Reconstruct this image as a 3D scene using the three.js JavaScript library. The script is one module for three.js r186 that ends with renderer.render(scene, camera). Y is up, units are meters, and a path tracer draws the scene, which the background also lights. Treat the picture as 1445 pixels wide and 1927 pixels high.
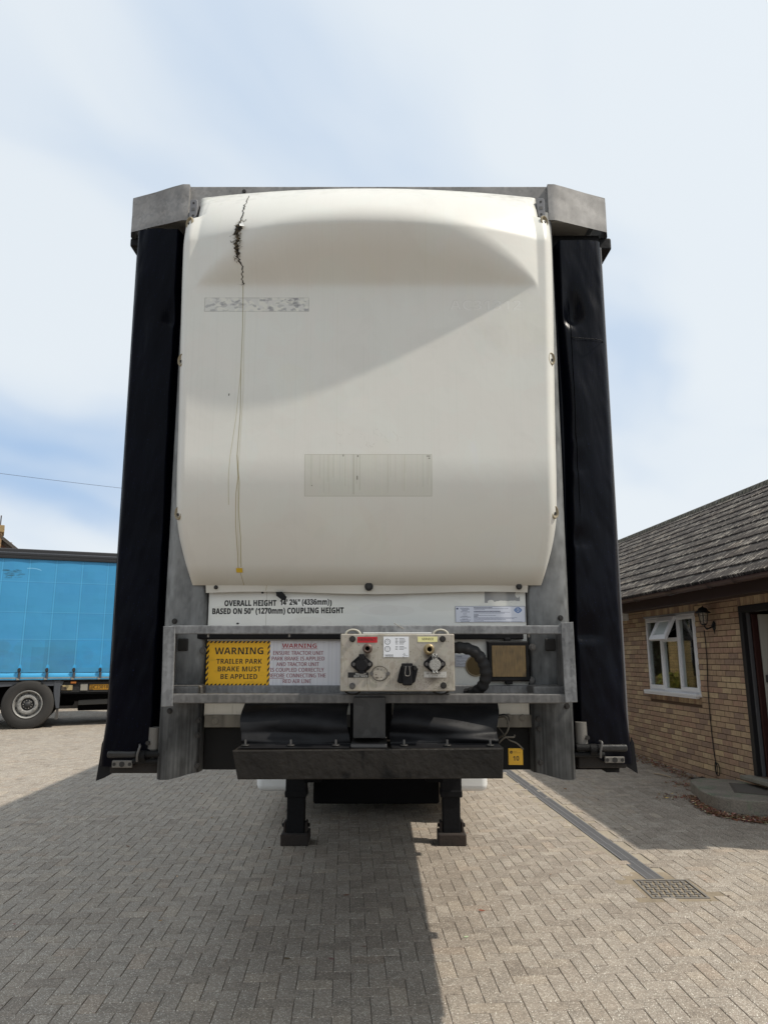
import * as THREE from 'three';
import { RoundedBoxGeometry } from 'three/addons/geometries/RoundedBoxGeometry.js';
import { mergeGeometries, mergeVertices, toCreasedNormals } from 'three/addons/utils/BufferGeometryUtils.js';

// ------------------------------------------------------------------ camera, sky, sun, exposure
const scene = new THREE.Scene();
const camera = new THREE.PerspectiveCamera(71.6, 767 / 1024, 0.05, 400);
camera.position.set(0, 1.85, 0);
camera.rotation.set(THREE.MathUtils.degToRad(11.6), 0, 0);

const SUN_EL = 53, SUN_FRONT = 16;                       // elevation; degrees in front of the trailer's face
const rad = THREE.MathUtils.degToRad;
const sunDir = new THREE.Vector3(Math.cos(rad(SUN_EL)) * Math.cos(rad(SUN_FRONT)), Math.sin(rad(SUN_EL)), Math.cos(rad(SUN_EL)) * Math.sin(rad(SUN_FRONT)));
const sun = new THREE.DirectionalLight(new THREE.Color(1.0, 0.93, 0.82), 3.1);
sun.position.copy(sunDir).multiplyScalar(60);
sun.castShadow = true;
sun.shadow.mapSize.set(4096, 4096);
Object.assign(sun.shadow.camera, { left: -22, right: 22, top: 22, bottom: -22, near: 1, far: 120 });
sun.shadow.radius = 1.6;
scene.add(sun, sun.target);

const renderer = new THREE.WebGLRenderer({ antialias: true });
renderer.setSize(767, 1024);
renderer.toneMapping = THREE.LinearToneMapping;
renderer.toneMappingExposure = 1.2;
renderer.shadowMap.enabled = true;

// ------------------------------------------------------------------ small tools
function rng(seed) { let s = seed >>> 0; return () => { s = (s + 0x6d2b79f5) >>> 0; let t = Math.imul(s ^ (s >>> 15), 1 | s); t = (t + Math.imul(t ^ (t >>> 7), 61 | t)) ^ t; return ((t ^ (t >>> 14)) >>> 0) / 4294967296; }; }
const R = rng(7);
const clamp = (x, a = 0, b = 1) => Math.min(b, Math.max(a, x));
const smooth = (a, b, x) => { const t = clamp((x - a) / (b - a)); return t * t * (3 - 2 * t); };
const mix = (a, b, t) => a + (b - a) * t;
function hash(x, y, s) { let h = Math.imul(x, 374761393) + Math.imul(y, 668265263) + Math.imul(s, 974711); h = Math.imul(h ^ (h >>> 13), 1274126177); return ((h ^ (h >>> 16)) >>> 0) / 4294967296; }
function vnoise(x, y, per = 0, s = 1) {                    // value noise, periodic when per > 0
  const xi = Math.floor(x), yi = Math.floor(y), fx = x - xi, fy = y - yi, w = (n) => per ? ((n % per) + per) % per : n;
  const a = hash(w(xi), w(yi), s), b = hash(w(xi + 1), w(yi), s), c = hash(w(xi), w(yi + 1), s), d = hash(w(xi + 1), w(yi + 1), s);
  const u = fx * fx * (3 - 2 * fx), v = fy * fy * (3 - 2 * fy);
  return mix(mix(a, b, u), mix(c, d, u), v);
}
function fbm(x, y, per = 0, oct = 5, s = 1) { let v = 0, a = 0.5, n = 0; for (let i = 0; i < oct; i++) { v += a * vnoise(x, y, per, s + i); n += a; x *= 2; y *= 2; per *= 2; a *= 0.5; } return v / n; }
const enc = (l) => 255 * (l <= 0.0031308 ? 12.92 * l : 1.055 * Math.pow(l, 1 / 2.4) - 0.055);
function colorTex(n, m, fn, rx = 1, ry = 1) {              // fn(u, v) -> linear rgb
  const d = new Uint8Array(n * m * 4);
  for (let y = 0; y < m; y++) for (let x = 0; x < n; x++) { const c = fn(x / n, y / m, x, y), i = (y * n + x) * 4; d[i] = enc(clamp(c[0])); d[i + 1] = enc(clamp(c[1])); d[i + 2] = enc(clamp(c[2])); d[i + 3] = 255; }
  const t = new THREE.DataTexture(d, n, m); t.colorSpace = THREE.SRGBColorSpace; t.wrapS = t.wrapT = THREE.RepeatWrapping; t.magFilter = THREE.LinearFilter; t.minFilter = THREE.LinearMipmapLinearFilter; t.generateMipmaps = true; t.repeat.set(rx, ry); t.needsUpdate = true; return t;
}
function grayTex(n, m, fn, rx = 1, ry = 1) {
  const d = new Uint8Array(n * m * 4);
  for (let y = 0; y < m; y++) for (let x = 0; x < n; x++) { const g = 255 * clamp(fn(x / n, y / m, x, y)), i = (y * n + x) * 4; d[i] = d[i + 1] = d[i + 2] = g; d[i + 3] = 255; }
  const t = new THREE.DataTexture(d, n, m); t.wrapS = t.wrapT = THREE.RepeatWrapping; t.magFilter = THREE.LinearFilter; t.minFilter = THREE.LinearMipmapLinearFilter; t.generateMipmaps = true; t.repeat.set(rx, ry); t.needsUpdate = true; return t;
}
function canvasTex(w, h, draw) {
  const c = document.createElement('canvas'); c.width = w; c.height = h; const g = c.getContext('2d'); draw(g, w, h);
  const t = new THREE.CanvasTexture(c); t.colorSpace = THREE.SRGBColorSpace; t.anisotropy = 8; return t;
}
const col = (r, g, b) => new THREE.Color().setRGB(r, g, b);
const std = (o) => new THREE.MeshStandardMaterial(o);
const phys = (o) => new THREE.MeshPhysicalMaterial(o);

// uv in metres from the dominant direction of each face
function metric(geo) {
  const g = geo.index ? geo.toNonIndexed() : geo, p = g.attributes.position, n = p.count, uv = new Float32Array(n * 2);
  const a = new THREE.Vector3(), b = new THREE.Vector3(), c = new THREE.Vector3();
  for (let i = 0; i < n; i += 3) {
    a.fromBufferAttribute(p, i); b.fromBufferAttribute(p, i + 1); c.fromBufferAttribute(p, i + 2);
    const nx = Math.abs((b.y - a.y) * (c.z - a.z) - (b.z - a.z) * (c.y - a.y)), ny = Math.abs((b.z - a.z) * (c.x - a.x) - (b.x - a.x) * (c.z - a.z)), nz = Math.abs((b.x - a.x) * (c.y - a.y) - (b.y - a.y) * (c.x - a.x));
    [a, b, c].forEach((q, k) => { const j = (i + k) * 2; if (nz >= nx && nz >= ny) { uv[j] = q.x; uv[j + 1] = q.y; } else if (nx >= ny) { uv[j] = q.z; uv[j + 1] = q.y; } else { uv[j] = q.x; uv[j + 1] = q.z; } });
  }
  g.setAttribute('uv', new THREE.BufferAttribute(uv, 2)); return g;
}
const taken = {};
const numbered = (n) => { const k = taken[n] = (taken[n] ?? -1) + 1; return k ? n + '_' + String(k).padStart(3, '0') : n; };
function shadows(m) { m.castShadow = m.receiveShadow = true; return m; }
function thing(name, label, category, pos = [0, 0, 0], turn = 0, group) {
  const o = new THREE.Group(); o.name = numbered(name); o.position.set(...pos); o.rotation.y = turn; o.userData = { label, category }; if (group) o.userData.group = group; scene.add(o); return o;
}
function part(name, geo, mat, parent, label) { const m = shadows(new THREE.Mesh(geo, mat)); m.name = name; if (label) m.userData.label = label; parent.add(m); return m; }
function tag(o, label, category, group) { o.name = numbered(o.name); o.userData = { ...o.userData, label, category }; if (group) o.userData.group = group; scene.add(o); return o; }
const merge = (list) => mergeGeometries(list.map((g) => { const h = g.index ? g.toNonIndexed() : g; for (const k of Object.keys(h.attributes)) if (!['position', 'normal', 'uv'].includes(k)) h.deleteAttribute(k); return h; }));
function box(x0, y0, z0, x1, y1, z1, r = 0) {
  const w = Math.abs(x1 - x0), h = Math.abs(y1 - y0), d = Math.abs(z1 - z0), g = r ? new RoundedBoxGeometry(w, h, d, 2, Math.min(r, w / 2.01, h / 2.01, d / 2.01)) : new THREE.BoxGeometry(w, h, d);
  g.translate((x0 + x1) / 2, (y0 + y1) / 2, (z0 + z1) / 2); return metric(g);
}
// a block between two corners of its front outline and two depths
const slab = (name, a, b, z0, z1, mat, parent, r = 0.004, label) => part(name, box(a[0], a[1], z0, b[0], b[1], z1, r), mat, parent, label);
function cyl(r0, r1, h, x, y, z, axis = 'y', n = 20) { const g = new THREE.CylinderGeometry(r0, r1, h, n); if (axis === 'z') g.rotateX(Math.PI / 2); if (axis === 'x') g.rotateZ(Math.PI / 2); g.translate(x, y, z); return g; }
function tube(pts, r, n = 40, k = 8, closed = false) { return new THREE.TubeGeometry(new THREE.CatmullRomCurve3(pts.map((p) => new THREE.Vector3(...p)), closed), n, r, k, closed); }
function plate(pts, z0, z1, bevel = 0.002) {               // extruded outline in x, y
  const s = new THREE.Shape(pts.map((p) => new THREE.Vector2(p[0], p[1])));
  const g = new THREE.ExtrudeGeometry(s, { depth: z1 - z0 - 2 * bevel, bevelEnabled: bevel > 0, bevelThickness: bevel, bevelSize: bevel, bevelOffset: -bevel, bevelSegments: 1 }); g.translate(0, 0, z0 + bevel); return metric(g);
}
// a flat print: one sheet of card with the picture on its front
function card(name, x0, y0, x1, y1, z, tex, parent, o = {}) {
  const g = new THREE.PlaneGeometry(Math.abs(x1 - x0), Math.abs(y1 - y0)); g.translate((x0 + x1) / 2, (y0 + y1) / 2, z);
  return part(name, g, std({ map: tex, roughness: o.rough ?? 0.5, metalness: o.metal ?? 0, ...(o.mat ?? {}) }), parent, o.label);
}
function grid(nu, nv, fn) {                                // surface from fn(u, v) -> [x, y, z]
  const p = [], uv = [], id = [];
  for (let j = 0; j <= nv; j++) for (let i = 0; i <= nu; i++) { p.push(...fn(i / nu, j / nv)); uv.push(i / nu, j / nv); }
  for (let j = 0; j < nv; j++) for (let i = 0; i < nu; i++) { const a = j * (nu + 1) + i; id.push(a, a + 1, a + nu + 2, a, a + nu + 2, a + nu + 1); }
  const g = new THREE.BufferGeometry(); g.setAttribute('position', new THREE.Float32BufferAttribute(p, 3)); g.setAttribute('uv', new THREE.Float32BufferAttribute(uv, 2)); g.setIndex(id); g.computeVertexNormals(); return g;
}
// a hexagon-headed bolt facing +z with its washer
function boltGeo(x, y, z, r) { return merge([cyl(r, r, r * 0.35, x, y, z + r * 0.17, 'z', 18), cyl(r * 0.62, r * 0.66, r * 0.8, x, y, z + r * 0.6, 'z', 6)]); }

// ------------------------------------------------------------------ sky
{
  const W = 1024, H = 512, d = new Float32Array(W * H * 4), az = (x) => Math.atan2(Math.sin(x), Math.cos(x));
  for (let j = 0; j < H; j++) for (let i = 0; i < W; i++) {
    const el = ((j + 0.5) / H - 0.5) * Math.PI, ph = ((i + 0.5) / W - 0.5) * 2 * Math.PI, dx = Math.cos(el) * Math.cos(ph), dy = Math.sin(el), dz = Math.cos(el) * Math.sin(ph);
    const a = az(Math.atan2(dx, -dz)), e = Math.max(el, 0.0);                    // a: 0 straight ahead, + to the right
    const t = Math.pow(Math.sin(e), 0.55), px = dx / (dy + 0.16), pz = dz / (dy + 0.16);
    const wob = fbm(px * 1.1 + 9, pz * 1.1 + 4, 0, 4, 11) - 0.5;
    const st = fbm((px * 0.8 + pz * 0.5) * 2.3 + wob * 1.8 + 20, (pz * 0.9 - px * 0.45) * 0.8 + wob * 1.2 + 31, 0, 7, 21);   // long thin streaks
    const big = fbm(px * 0.7 + 3, pz * 0.7 + 8, 0, 4, 41);
    const gap = (ca, ce, wa, we) => Math.exp(-((az(a - ca) / wa) ** 2) - (((e - ce) / we) ** 2));
    let c = 0.73 + 1.35 * (st - 0.5) + 0.6 * (big - 0.5) + 0.30 * smooth(0.0, 0.5, a) + 0.18 * smooth(-0.3, -0.7, a) - 0.6 * gap(-0.5, 0.24, 0.24, 0.075) - 0.22 * gap(-0.22, 0.72, 0.22, 0.2) + 0.25 * smooth(0.25, 0.0, e) + 0.28 * gap(-0.5, 0.5, 0.3, 0.16);
    c = smooth(-0.1, 1.1, c);
    const blue = [mix(0.36, 0.27, t), mix(0.50, 0.41, t), mix(0.70, 0.62, t)], cloud = [mix(0.685, 0.625, t), mix(0.735, 0.68, t), mix(0.775, 0.735, t)];
    const ang = Math.acos(clamp(dx * sunDir.x + dy * sunDir.y + dz * sunDir.z, -1, 1)), glow = 0.16 * Math.exp(-ang * 1.9) + 1.1 * Math.exp(-ang * 7);
    const k = (j * W + i) * 4, down = smooth(0.0, -0.12, el);
    for (let q = 0; q < 3; q++) { const v = mix(blue[q], cloud[q], c) * 1.0 + glow * [1, 0.97, 0.92][q]; d[k + q] = mix(v, [0.30, 0.29, 0.27][q], down); }
    d[k + 3] = 1;
  }
  const t = new THREE.DataTexture(d, W, H, THREE.RGBAFormat, THREE.FloatType); t.mapping = THREE.EquirectangularReflectionMapping; t.magFilter = THREE.LinearFilter; t.minFilter = THREE.LinearFilter; t.needsUpdate = true;
  scene.background = t; scene.environment = t; scene.backgroundIntensity = 1; scene.environmentIntensity = 1;
}

// ------------------------------------------------------------------ surfaces
const paverTex = (() => {
  const n = 1024, r = rng(31), a = new Float32Array(n * n);
  for (let i = 0; i < 27000; i++) {                         // pale and dark stone chips in the concrete
    const x = r() * n, y = r() * n, s = 0.6 + r() * r() * 2.9, q = r(), v = q < 0.72 ? 0.3 + r() * 0.7 : -0.35 - r() * 0.5, m = Math.ceil(s + 1), k = 0.6 + r() * 0.8;
    for (let dy = -m; dy <= m; dy++) for (let dx = -m; dx <= m; dx++) { const dd = Math.hypot(dx * k, dy / k); if (dd < s) { const j = (((y + dy) & (n - 1)) * n) + ((x + dx) & (n - 1)); a[j] = Math.abs(v) > Math.abs(a[j]) ? v : a[j]; } }
  }
  const map = colorTex(n, n, (u, v, x, y) => {
    const c = a[y * n + x], f = fbm(u * 8, v * 8, 8, 5, 3), g = 0.8 + 0.4 * fbm(u * 90, v * 90, 90, 2, 5);
    let b = [0.285 * g * (0.78 + 0.44 * f), 0.243 * g * (0.78 + 0.44 * f), 0.198 * g * (0.78 + 0.44 * f)];
    if (c > 0) b = b.map((q, i) => mix(q, [0.80, 0.76, 0.66][i], c)); else if (c < 0) b = b.map((q) => q * (1 + c * 0.8));
    return b;
  });
  const bump = grayTex(n, n, (u, v, x, y) => 0.45 + 0.3 * a[y * n + x] + 0.3 * (fbm(u * 120, v * 120, 120, 2, 8) - 0.5));
  return { map, bump };
})();
const TONES = [[1, 1, 1], [0.93, 0.915, 0.90], [1.06, 1.04, 1.01], [1.0, 0.95, 0.91], [0.90, 0.885, 0.875], [0.82, 0.80, 0.785]];
const paverMats = TONES.map((t) => std({ map: paverTex.map, bumpMap: paverTex.bump, bumpScale: 0.0022, color: col(...t), roughness: 0.78 }));
const sandMat = std({ color: col(0.185, 0.152, 0.12), roughness: 1 });
const galvTex = (() => {
  const n = 512, r = rng(5), pts = []; for (let i = 0; i < 900; i++) pts.push([r(), r(), r()]);
  const cell = Array.from({ length: 900 }, () => []); for (const p of pts) cell[Math.floor(p[1] * 30) * 30 + Math.floor(p[0] * 30)].push(p);
  const near = (u, v) => { let b = 9, s = 0; const cx = Math.floor(u * 30), cy = Math.floor(v * 30); for (let j = -2; j <= 2; j++) for (let i = -2; i <= 2; i++) for (const p of cell[((cy + j + 30) % 30) * 30 + (cx + i + 30) % 30]) { let dx = Math.abs(p[0] - u), dy = Math.abs(p[1] - v); dx = Math.min(dx, 1 - dx); dy = Math.min(dy, 1 - dy); const q = dx * dx + dy * dy * 0.7; if (q < b) { b = q; s = p[2]; } } return s; };
  const sp = new Float32Array(n * n); for (let y = 0; y < n; y++) for (let x = 0; x < n; x++) { const w = 0.02 * (fbm(x / n * 16, y / n * 16, 16, 3, 70) - 0.5); sp[y * n + x] = near((x / n + w + 1) % 1, (y / n + w + 1) % 1); }
  return {
    map: (dark, warm, sk = 0.5) => colorTex(n, n, (u, v, x, y) => { const f = fbm(u * 5, v * 5, 5, 5, 9), st = fbm(u * 30, v * 3, 3, 3, 12), k = dark * (0.72 + 0.3 * sp[y * n + x] + 0.55 * (f - 0.5) + sk * (st - 0.5)); return [k * (1 + warm), k * 1.0, k * (1 - warm * 1.1)]; }),
    rough: grayTex(n, n, (u, v, x, y) => 0.42 + 0.2 * sp[y * n + x] + 0.3 * (fbm(u * 7, v * 7, 7, 4, 19) - 0.3)),
  };
})();
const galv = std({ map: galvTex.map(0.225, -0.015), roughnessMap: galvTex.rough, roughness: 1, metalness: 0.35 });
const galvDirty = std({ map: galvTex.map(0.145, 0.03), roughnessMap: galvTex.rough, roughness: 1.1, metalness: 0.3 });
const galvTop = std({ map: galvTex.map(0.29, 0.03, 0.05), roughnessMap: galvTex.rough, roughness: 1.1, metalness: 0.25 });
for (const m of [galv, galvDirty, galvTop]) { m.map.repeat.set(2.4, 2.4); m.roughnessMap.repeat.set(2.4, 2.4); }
const grimeBump = grayTex(512, 512, (u, v) => fbm(u * 22, v * 22, 22, 5, 81), 2, 2);
const blackSteel = phys({ specularIntensity: 0.35, color: col(0.009, 0.009, 0.009), roughness: 0.62, bumpMap: grimeBump, bumpScale: 0.002 });
const blackPlastic = phys({ specularIntensity: 0.4, color: col(0.007, 0.007, 0.008), roughness: 0.55, bumpMap: grimeBump, bumpScale: 0.0008 });
const chassisPaint = phys({ color: col(0.006, 0.006, 0.0065), roughness: 0.85, specularIntensity: 0.2 });
const rubber = phys({ map: colorTex(256, 256, (u, v) => { const k = 0.006 + 0.010 * fbm(u * 10, v * 10, 10, 5, 60) ; return [k, k, k * 1.1]; }), roughness: 0.5, bumpMap: grimeBump, bumpScale: 0.0003 });
const steelBolt = std({ color: col(0.12, 0.115, 0.11), roughness: 0.5, metalness: 0.6 });
const darkBolt = std({ color: col(0.03, 0.028, 0.026), roughness: 0.6, metalness: 0.4 });
const paleMetal = std({ color: col(0.27, 0.255, 0.23), roughness: 0.55, metalness: 0.3, bumpMap: grimeBump, bumpScale: 0.001 });
const whitePlastic = std({ color: col(0.72, 0.72, 0.70), roughness: 0.4 });

// ------------------------------------------------------------------ the yard: block paving on a gently rising bed
const SLOPE = rad(1.1), yard = new THREE.Group(); yard.name = 'paved_yard'; yard.rotation.x = SLOPE; yard.userData.kind = 'structure'; scene.add(yard);
const yardY = (z) => -z * Math.tan(SLOPE);
const sheet = (g) => metric(g);
part('joint_sand', sheet(new THREE.PlaneGeometry(160, 160, 1, 1).rotateX(-Math.PI / 2).translate(0, -0.011, -30)), sandMat, yard);
const farMat = std({ map: paverTex.map, color: col(0.95, 0.95, 0.95), roughness: 0.85 });
// drain and gully footprints on the bed (x, z in the world; the tilt is tiny)
const D0 = [2.171, -6.16], D1 = [1.640, -13.4], dl = Math.hypot(D1[0] - D0[0], D1[1] - D0[1]), dirD = [(D1[0] - D0[0]) / dl, (D1[1] - D0[1]) / dl];
const drainAt = (x, z) => { const ax = x - D0[0], az = z - D0[1]; return [ax * dirD[0] + az * dirD[1], ax * -dirD[1] + az * dirD[0]]; };
const COVER = { x: 2.195, z: -5.925, w: 0.43, d: 0.42 };
{
  const yaw = rad(2.96), L = 0.2, Wd = 0.1, J = 0.0016, bev = 0.0032, ca = Math.cos(yaw), sa = Math.sin(yaw);
  const blockGeo = (lx, lz, ou, ov) => {                    // chamfered block with its top at y = 0
    const x = lx / 2 - J, z = lz / 2 - J, P = [], U = [], top = [[-x + bev, 0, -z + bev], [x - bev, 0, -z + bev], [x - bev, 0, z - bev], [-x + bev, 0, z - bev]], mid = [[-x, -bev * 0.8, -z], [x, -bev * 0.8, -z], [x, -bev * 0.8, z], [-x, -bev * 0.8, z]], low = mid.map((p) => [p[0], -0.03, p[2]]);
    const quad = (a, b, c, d) => { for (const p of [a, c, b, a, d, c]) { P.push(...p); U.push(p[0] + ou, p[2] + ov + p[1]); } };
    quad(...top); for (let i = 0; i < 4; i++) { const k = (i + 1) % 4; quad(top[k], top[i], mid[i], mid[k]); quad(mid[k], mid[i], low[i], low[k]); }
    const g = new THREE.BufferGeometry(); g.setAttribute('position', new THREE.Float32BufferAttribute(P, 3)); g.setAttribute('uv', new THREE.Float32BufferAttribute(U, 2)); g.computeVertexNormals(); return g;
  };
  const r = rng(77), list = [];
  for (let j = -14; j < 235; j++) for (let i = -135; i < 105; i++) {
    const k = (((i - j) % 4) + 4) % 4; if (k !== 0 && k !== 3) continue;
    const flat = k === 0, lx = (i + (flat ? 1 : 0.5)) * Wd, lz = -(j + (flat ? 0.5 : 1)) * Wd, x = lx * ca + lz * sa + 0.045, z = -lx * sa + lz * ca - 1.93;
    if (x < -12.5 || x > 8.2) continue;
    const view = Math.abs(x) < -z * 0.62 + 0.7; if (!view) continue;
    const dr = drainAt(x, z); if (dr[0] > -0.05 && Math.abs(dr[1]) < 0.118 + 0.04 * vnoise(dr[0] * 5, dr[1] > 0 ? 3 : 9, 0, 4)) continue;
    if (Math.abs(x - COVER.x) < COVER.w / 2 + 0.06 && Math.abs(z - COVER.z) < COVER.d / 2 + 0.06) continue;
    if (x > 4.6 - (-z - 10) * 0.03 && z < -6) continue;
    const px = x / (-z * 0.98 - 0.36), inside = Math.abs(px) < 0.545 && z < -3.93;
    list.push({ x, z, flat, d: Math.hypot(x, z) + (inside ? 0 : 50), tilt: [(r() - 0.5) * 0.012, (r() - 0.5) * 0.012], y: (r() - 0.5) * 0.0028, tone: (() => { const st = fbm(x * 0.55 + 5, z * 0.35 + 3, 0, 4, 91), q = r(); return q < smooth(0.56, 0.74, st) * 0.75 ? (r() < 0.35 ? 5 : 4) : q < 0.015 ? 5 : Math.floor(r() * r() * 4.3); })(), ou: r() * 3, ov: r() * 3, j: (r() - 0.5) * 0.012 });
  }
  list.sort((a, b) => a.d - b.d);
  const variants = [0, 1].map((f) => Array.from({ length: 12 }, () => blockGeo(f ? Wd : L, f ? L : Wd, r() * 4, r() * 4)));
  const M = new THREE.Matrix4(), E = new THREE.Euler(), Q = new THREE.Quaternion(), one = new THREE.Vector3(1, 1, 1);
  list.slice(0, 300).forEach((b, n) => { const m = part('paving_block', variants[b.flat ? 0 : 1][n % 12], paverMats[b.tone], yard); m.position.set(b.x, b.y, b.z); m.rotation.set(b.tilt[0], yaw + b.j, b.tilt[1]); });
  const rest = list.slice(300), G = paverMats.map(() => ({ p: [], n: [], u: [] })), v = new THREE.Vector3();
  for (const b of rest) {
    const g = variants[b.flat ? 0 : 1][Math.floor(b.ou * 4)], o = G[b.tone], pp = g.attributes.position, nn = g.attributes.normal, uu = g.attributes.uv; M.compose(new THREE.Vector3(b.x, b.y, b.z), Q.setFromEuler(E.set(b.tilt[0], yaw + b.j, b.tilt[1])), one);
    for (let i = 0; i < pp.count; i++) { v.fromBufferAttribute(pp, i).applyMatrix4(M); o.p.push(v.x, v.y, v.z); v.fromBufferAttribute(nn, i).transformDirection(M); o.n.push(v.x, v.y, v.z); o.u.push(uu.getX(i) + b.ou, uu.getY(i) + b.ov); }
  }
  const gs = G.map((o) => { const g = new THREE.BufferGeometry(); g.setAttribute('position', new THREE.Float32BufferAttribute(o.p, 3)); g.setAttribute('normal', new THREE.Float32BufferAttribute(o.n, 3)); g.setAttribute('uv', new THREE.Float32BufferAttribute(o.u, 2)); return g; });
  const all = mergeGeometries(gs, true); const m = part('paving_blocks', all, paverMats, yard); m.userData.kind = 'stuff';
  part('far_paving', sheet(new THREE.PlaneGeometry(110, 30).rotateX(-Math.PI / 2).translate(-10, -0.004, -38.5)), farMat, yard);
}

// ------------------------------------------------------------------ channel drain and gully cover
const onYard = (o) => { o.rotation.set(SLOPE, 0, 0); o.position.y = 0; return o; };
const concreteMap = colorTex(512, 512, (u, v) => { const f = fbm(u * 6, v * 6, 6, 6, 90), g = fbm(u * 60, v * 60, 60, 2, 91), k = 0.70 + 0.35 * f + 0.25 * (g - 0.5); return [0.40 * k, 0.345 * k, 0.26 * k]; });
const haunchMat = std({ map: concreteMap, color: col(0.9, 0.9, 0.92), roughness: 0.9, bumpMap: grimeBump, bumpScale: 0.004 });
{
  const d = thing('channel_drain', 'long narrow grey slotted channel drain set in pale mortar beside the trailer', 'drain', [0, 0, 0]); onYard(d);
  const turn = Math.atan2(-dirD[0], -dirD[1]), at = (s, o, y = 0) => [D0[0] + dirD[0] * s - dirD[1] * o, y, D0[1] + dirD[1] * s + dirD[0] * o];
  const steel = std({ color: col(0.16, 0.158, 0.16), roughness: 0.65, metalness: 0.2, bumpMap: grimeBump, bumpScale: 0.001 });
  const r = rng(12), w = 0.148, len = 0.5;
  const strips = [-1, 1].map((sd) => { const P = [], n = 180; for (let i = 0; i < n; i++) { const s0 = i * dl / n, s1 = (i + 1) * dl / n, e = (s) => 0.34; const A = at(s0, sd * w / 2, -0.006), B = at(s1, sd * w / 2, -0.006), C = at(s1, sd * e(s1), -0.0085), Dd = at(s0, sd * e(s0), -0.0085); for (const q of sd > 0 ? [A, B, C, A, C, Dd] : [A, C, B, A, Dd, C]) P.push(...q); } const g = new THREE.BufferGeometry(); g.setAttribute('position', new THREE.Float32BufferAttribute(P, 3)); g.computeVertexNormals(); return metric(g); });
  for (const g of strips) part('mortar_strip', g, haunchMat, d);
  const g0 = []; const bar = (x0, z0, x1, z1, y0, y1) => g0.push(new THREE.BoxGeometry(x1 - x0, y1 - y0, z1 - z0).translate((x0 + x1) / 2, (y0 + y1) / 2, (z0 + z1) / 2));
  bar(-w / 2, 0.002, -w / 2 + 0.016, len - 0.002, -0.02, 0); bar(w / 2 - 0.016, 0.002, w / 2, len - 0.002, -0.02, 0); bar(-0.006, 0.002, 0.006, len - 0.002, -0.02, -0.0005);
  for (let i = 0; i < 26; i++) { const z = 0.004 + i * (len - 0.016) / 25; bar(-w / 2 + 0.016, z, -0.006, z + 0.0095, -0.018, -0.001); bar(0.006, z, w / 2 - 0.016, z + 0.0095, -0.018, -0.001); }
  const gg = metric(merge(g0));
  for (let i = 0; i < Math.floor(dl / len); i++) { const m = part('drain_grating', gg, steel, d); const p = at(i * len + len, (r() - 0.5) * 0.004, 0.001 + (r() - 0.5) * 0.003); m.position.set(...p); m.rotation.y = turn; }
  const trench = part('channel_bed', box(-w / 2, -0.06, 0, w / 2, -0.04, dl), std({ color: col(0.02, 0.019, 0.018), roughness: 1 }), d); trench.position.set(...at(dl, 0)); trench.rotation.y = turn;
}
{
  const c = thing('gully_cover', 'square cast iron gully cover with raised chequer blocks at the drain end', 'drain cover', [0, 0, 0]); onYard(c);
  const iron = std({ color: col(0.19, 0.175, 0.155), roughness: 0.7, metalness: 0.2, bumpMap: grimeBump, bumpScale: 0.002 }), sandFill = std({ map: concreteMap, color: col(0.74, 0.70, 0.66), roughness: 1 });
  const { x, z, w, d } = COVER;
  const ring = new THREE.Shape([[-w / 2 - 0.24, -d / 2 - 0.24], [w / 2 + 0.24, -d / 2 - 0.24], [w / 2 + 0.24, d / 2 + 0.20], [-w / 2 - 0.24, d / 2 + 0.20]].map((p) => new THREE.Vector2(...p)));
  ring.holes.push(new THREE.Path([[-w / 2, -d / 2], [w / 2, -d / 2], [w / 2, d / 2], [-w / 2, d / 2]].map((p) => new THREE.Vector2(...p))));
  part('mortar_bed', metric(new THREE.ShapeGeometry(ring).rotateX(-Math.PI / 2).translate(x, -0.0048, z)), sandFill, c);
  const f = 0.018; part('cover_frame', merge([box(x - w / 2, -0.02, z - d / 2, x + w / 2, 0.001, z - d / 2 + f), box(x - w / 2, -0.02, z + d / 2 - f, x + w / 2, 0.001, z + d / 2), box(x - w / 2, -0.02, z - d / 2 + f, x - w / 2 + f, 0.001, z + d / 2 - f), box(x + w / 2 - f, -0.02, z - d / 2 + f, x + w / 2, 0.001, z + d / 2 - f)]), iron, c);
  part('cover_plate', box(x - w / 2 + f + 0.004, -0.02, z - d / 2 + f + 0.004, x + w / 2 - f - 0.004, -0.0075, z + d / 2 - f - 0.004), sandFill, c);
  const pads = [], n = 7, s = (w - 2 * f - 0.02) / n;
  for (let i = 0; i < n; i++) for (let j = 0; j < n; j++) { const cx = x - w / 2 + f + 0.01 + (i + 0.5) * s, cz = z - d / 2 + f + 0.01 + (j + 0.5) * s, q = (i + j) % 2 ? [0.42, 0.2] : [0.2, 0.42]; pads.push(box(cx - s * q[0], -0.0075, cz - s * q[1], cx + s * q[0], 0.001, cz + s * q[1])); }
  part('tread_blocks', merge(pads), iron, c).userData.kind = 'stuff';
}

// ------------------------------------------------------------------ the black curtain-sided trailer seen from its front
const TRAILER_AT = [-0.085, 0, -3.640], LEAN = rad(1.655);
const trailer = thing('curtainsider_trailer', 'black curtain-sided semi-trailer standing on its landing legs, cracked white moulded front wall facing', 'semi trailer', TRAILER_AT);
trailer.rotation.x = LEAN;
const P = trailer;
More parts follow.
